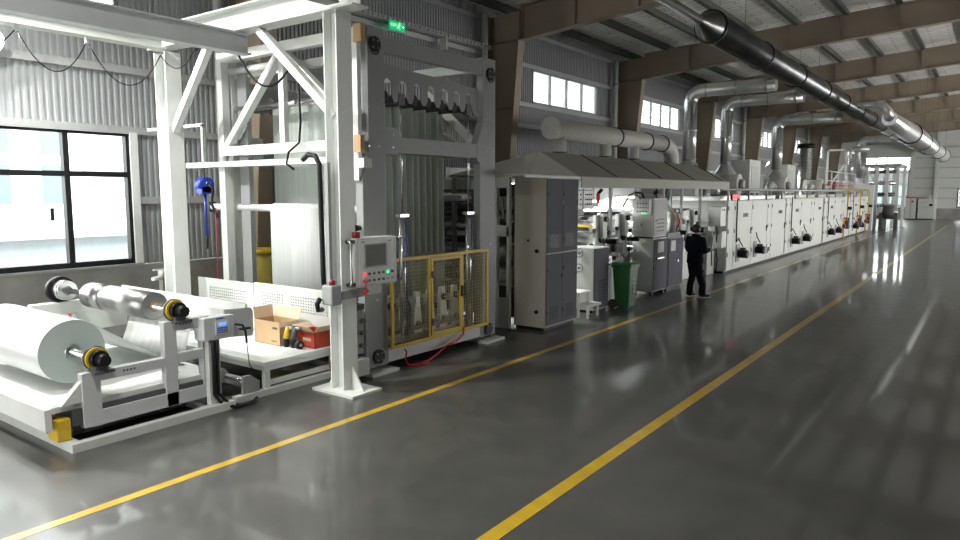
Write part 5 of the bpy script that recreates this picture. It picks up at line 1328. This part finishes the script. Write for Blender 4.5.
loft(m, [((0, 0, .80), .205, .165), ((0, 0, .84), .212, .168), ((0, .0, .95), .205, .158), ((0, .0, 1.06), .205, .15), ((0, .005, 1.20), .225, .15), ((0, .01, 1.32), .225, .14), ((0, .01, 1.385), .19, .12), ((0, .012, 1.43), .12, .095), ((0, .015, 1.475), .075, .075)])
for e, w_, s_ in ((EL, WL, -1), (ER, WR, 1)):
    P = [(s_ * .15, .01, 1.37), (s_ * .20, .0, 1.35), (s_ * .245, .0, 1.26), (e[0], e[1], e[2] + .03), e, ((e[0] * .6 + w_[0] * .4), (e[1] * .6 + w_[1] * .4), (e[2] * .6 + w_[2] * .4)), ((e[0] * .1 + w_[0] * .9), (e[1] * .1 + w_[1] * .9), (e[2] * .1 + w_[2] * .9))]
    m.tube([W3(p) for p in P], .07, 14, [.07, .088, .08, .072, .07, .064, .05])
m.build('jacket', 'jacket', pr_)
m = MB()
loft(m, [((0, 0, .74), .18, .15), ((0, 0, .84), .185, .15), ((0, 0, .96), .18, .14)])
for h_, k_, a_ in ((HL, KL, AL), (HR, KR, AR)):
    P = [(h_[0], 0, .90), (h_[0], 0, .76), ((h_[0] + k_[0]) / 2, .02, .64), k_, (a_[0], a_[1] + .02, .28), (a_[0], a_[1] + .015, .14), (a_[0], a_[1] + .02, .055)]
    m.tube([W3(p) for p in P], .09, 16, [.10, .108, .098, .082, .076, .076, .08])
m.build('trousers', 'trousers', pr_)
for (r0, f0), (r1, f1) in (((-.115, -.08), (-.13, .16)), ((.16, .04), (.22, .27))):
    s = skin('shoe', [[((r0, f0, .05), (.045, .045)), (((r0 + r1) / 2, (f0 + f1) / 2, .05), (.048, .045)), ((r1, f1, .038), (.04, .034))]], 'black', pr_)
    p0 = L3(r0, f0 - .04, 0); p1 = L3(r1, f1 + .03, 0); w0 = wl(pr_)
    MB().bar(w0 + p0 + UPV * .012, w0 + p1 + UPV * .012, .095, .022).build('shoe_sole', 'shoe', s, .008)
m = MB(); w0 = wl(pr_); hc = w0 + L3(0, .005, 1.60); m.sph(hc, .108, 20, 12, 1.05)
m.v = [v for v in m.v]; keep = []
for f_, s_ in zip(m.f, m.sm):
    c = sum((Vector(m.v[i]) for i in f_), Vector()) / len(f_) - hc
    if c.dot(F) < .035 + .4 * max(0, c.z) and c.z > -.075: keep.append((f_, s_))
m.f = [k[0] for k in keep]; m.sm = [k[1] for k in keep]
hr = m.build('hair', 'hair', pr_); so = hr.modifiers.new('solid', 'SOLIDIFY'); so.thickness = .012; so.offset = -1
MB().tube([w0 + L3(-.06, -.02, 1.46), w0 + L3(-.03, -.075, 1.47), w0 + L3(.03, -.075, 1.47), w0 + L3(.06, -.02, 1.46)], .022, 8).build('collar', 'jacket', pr_)
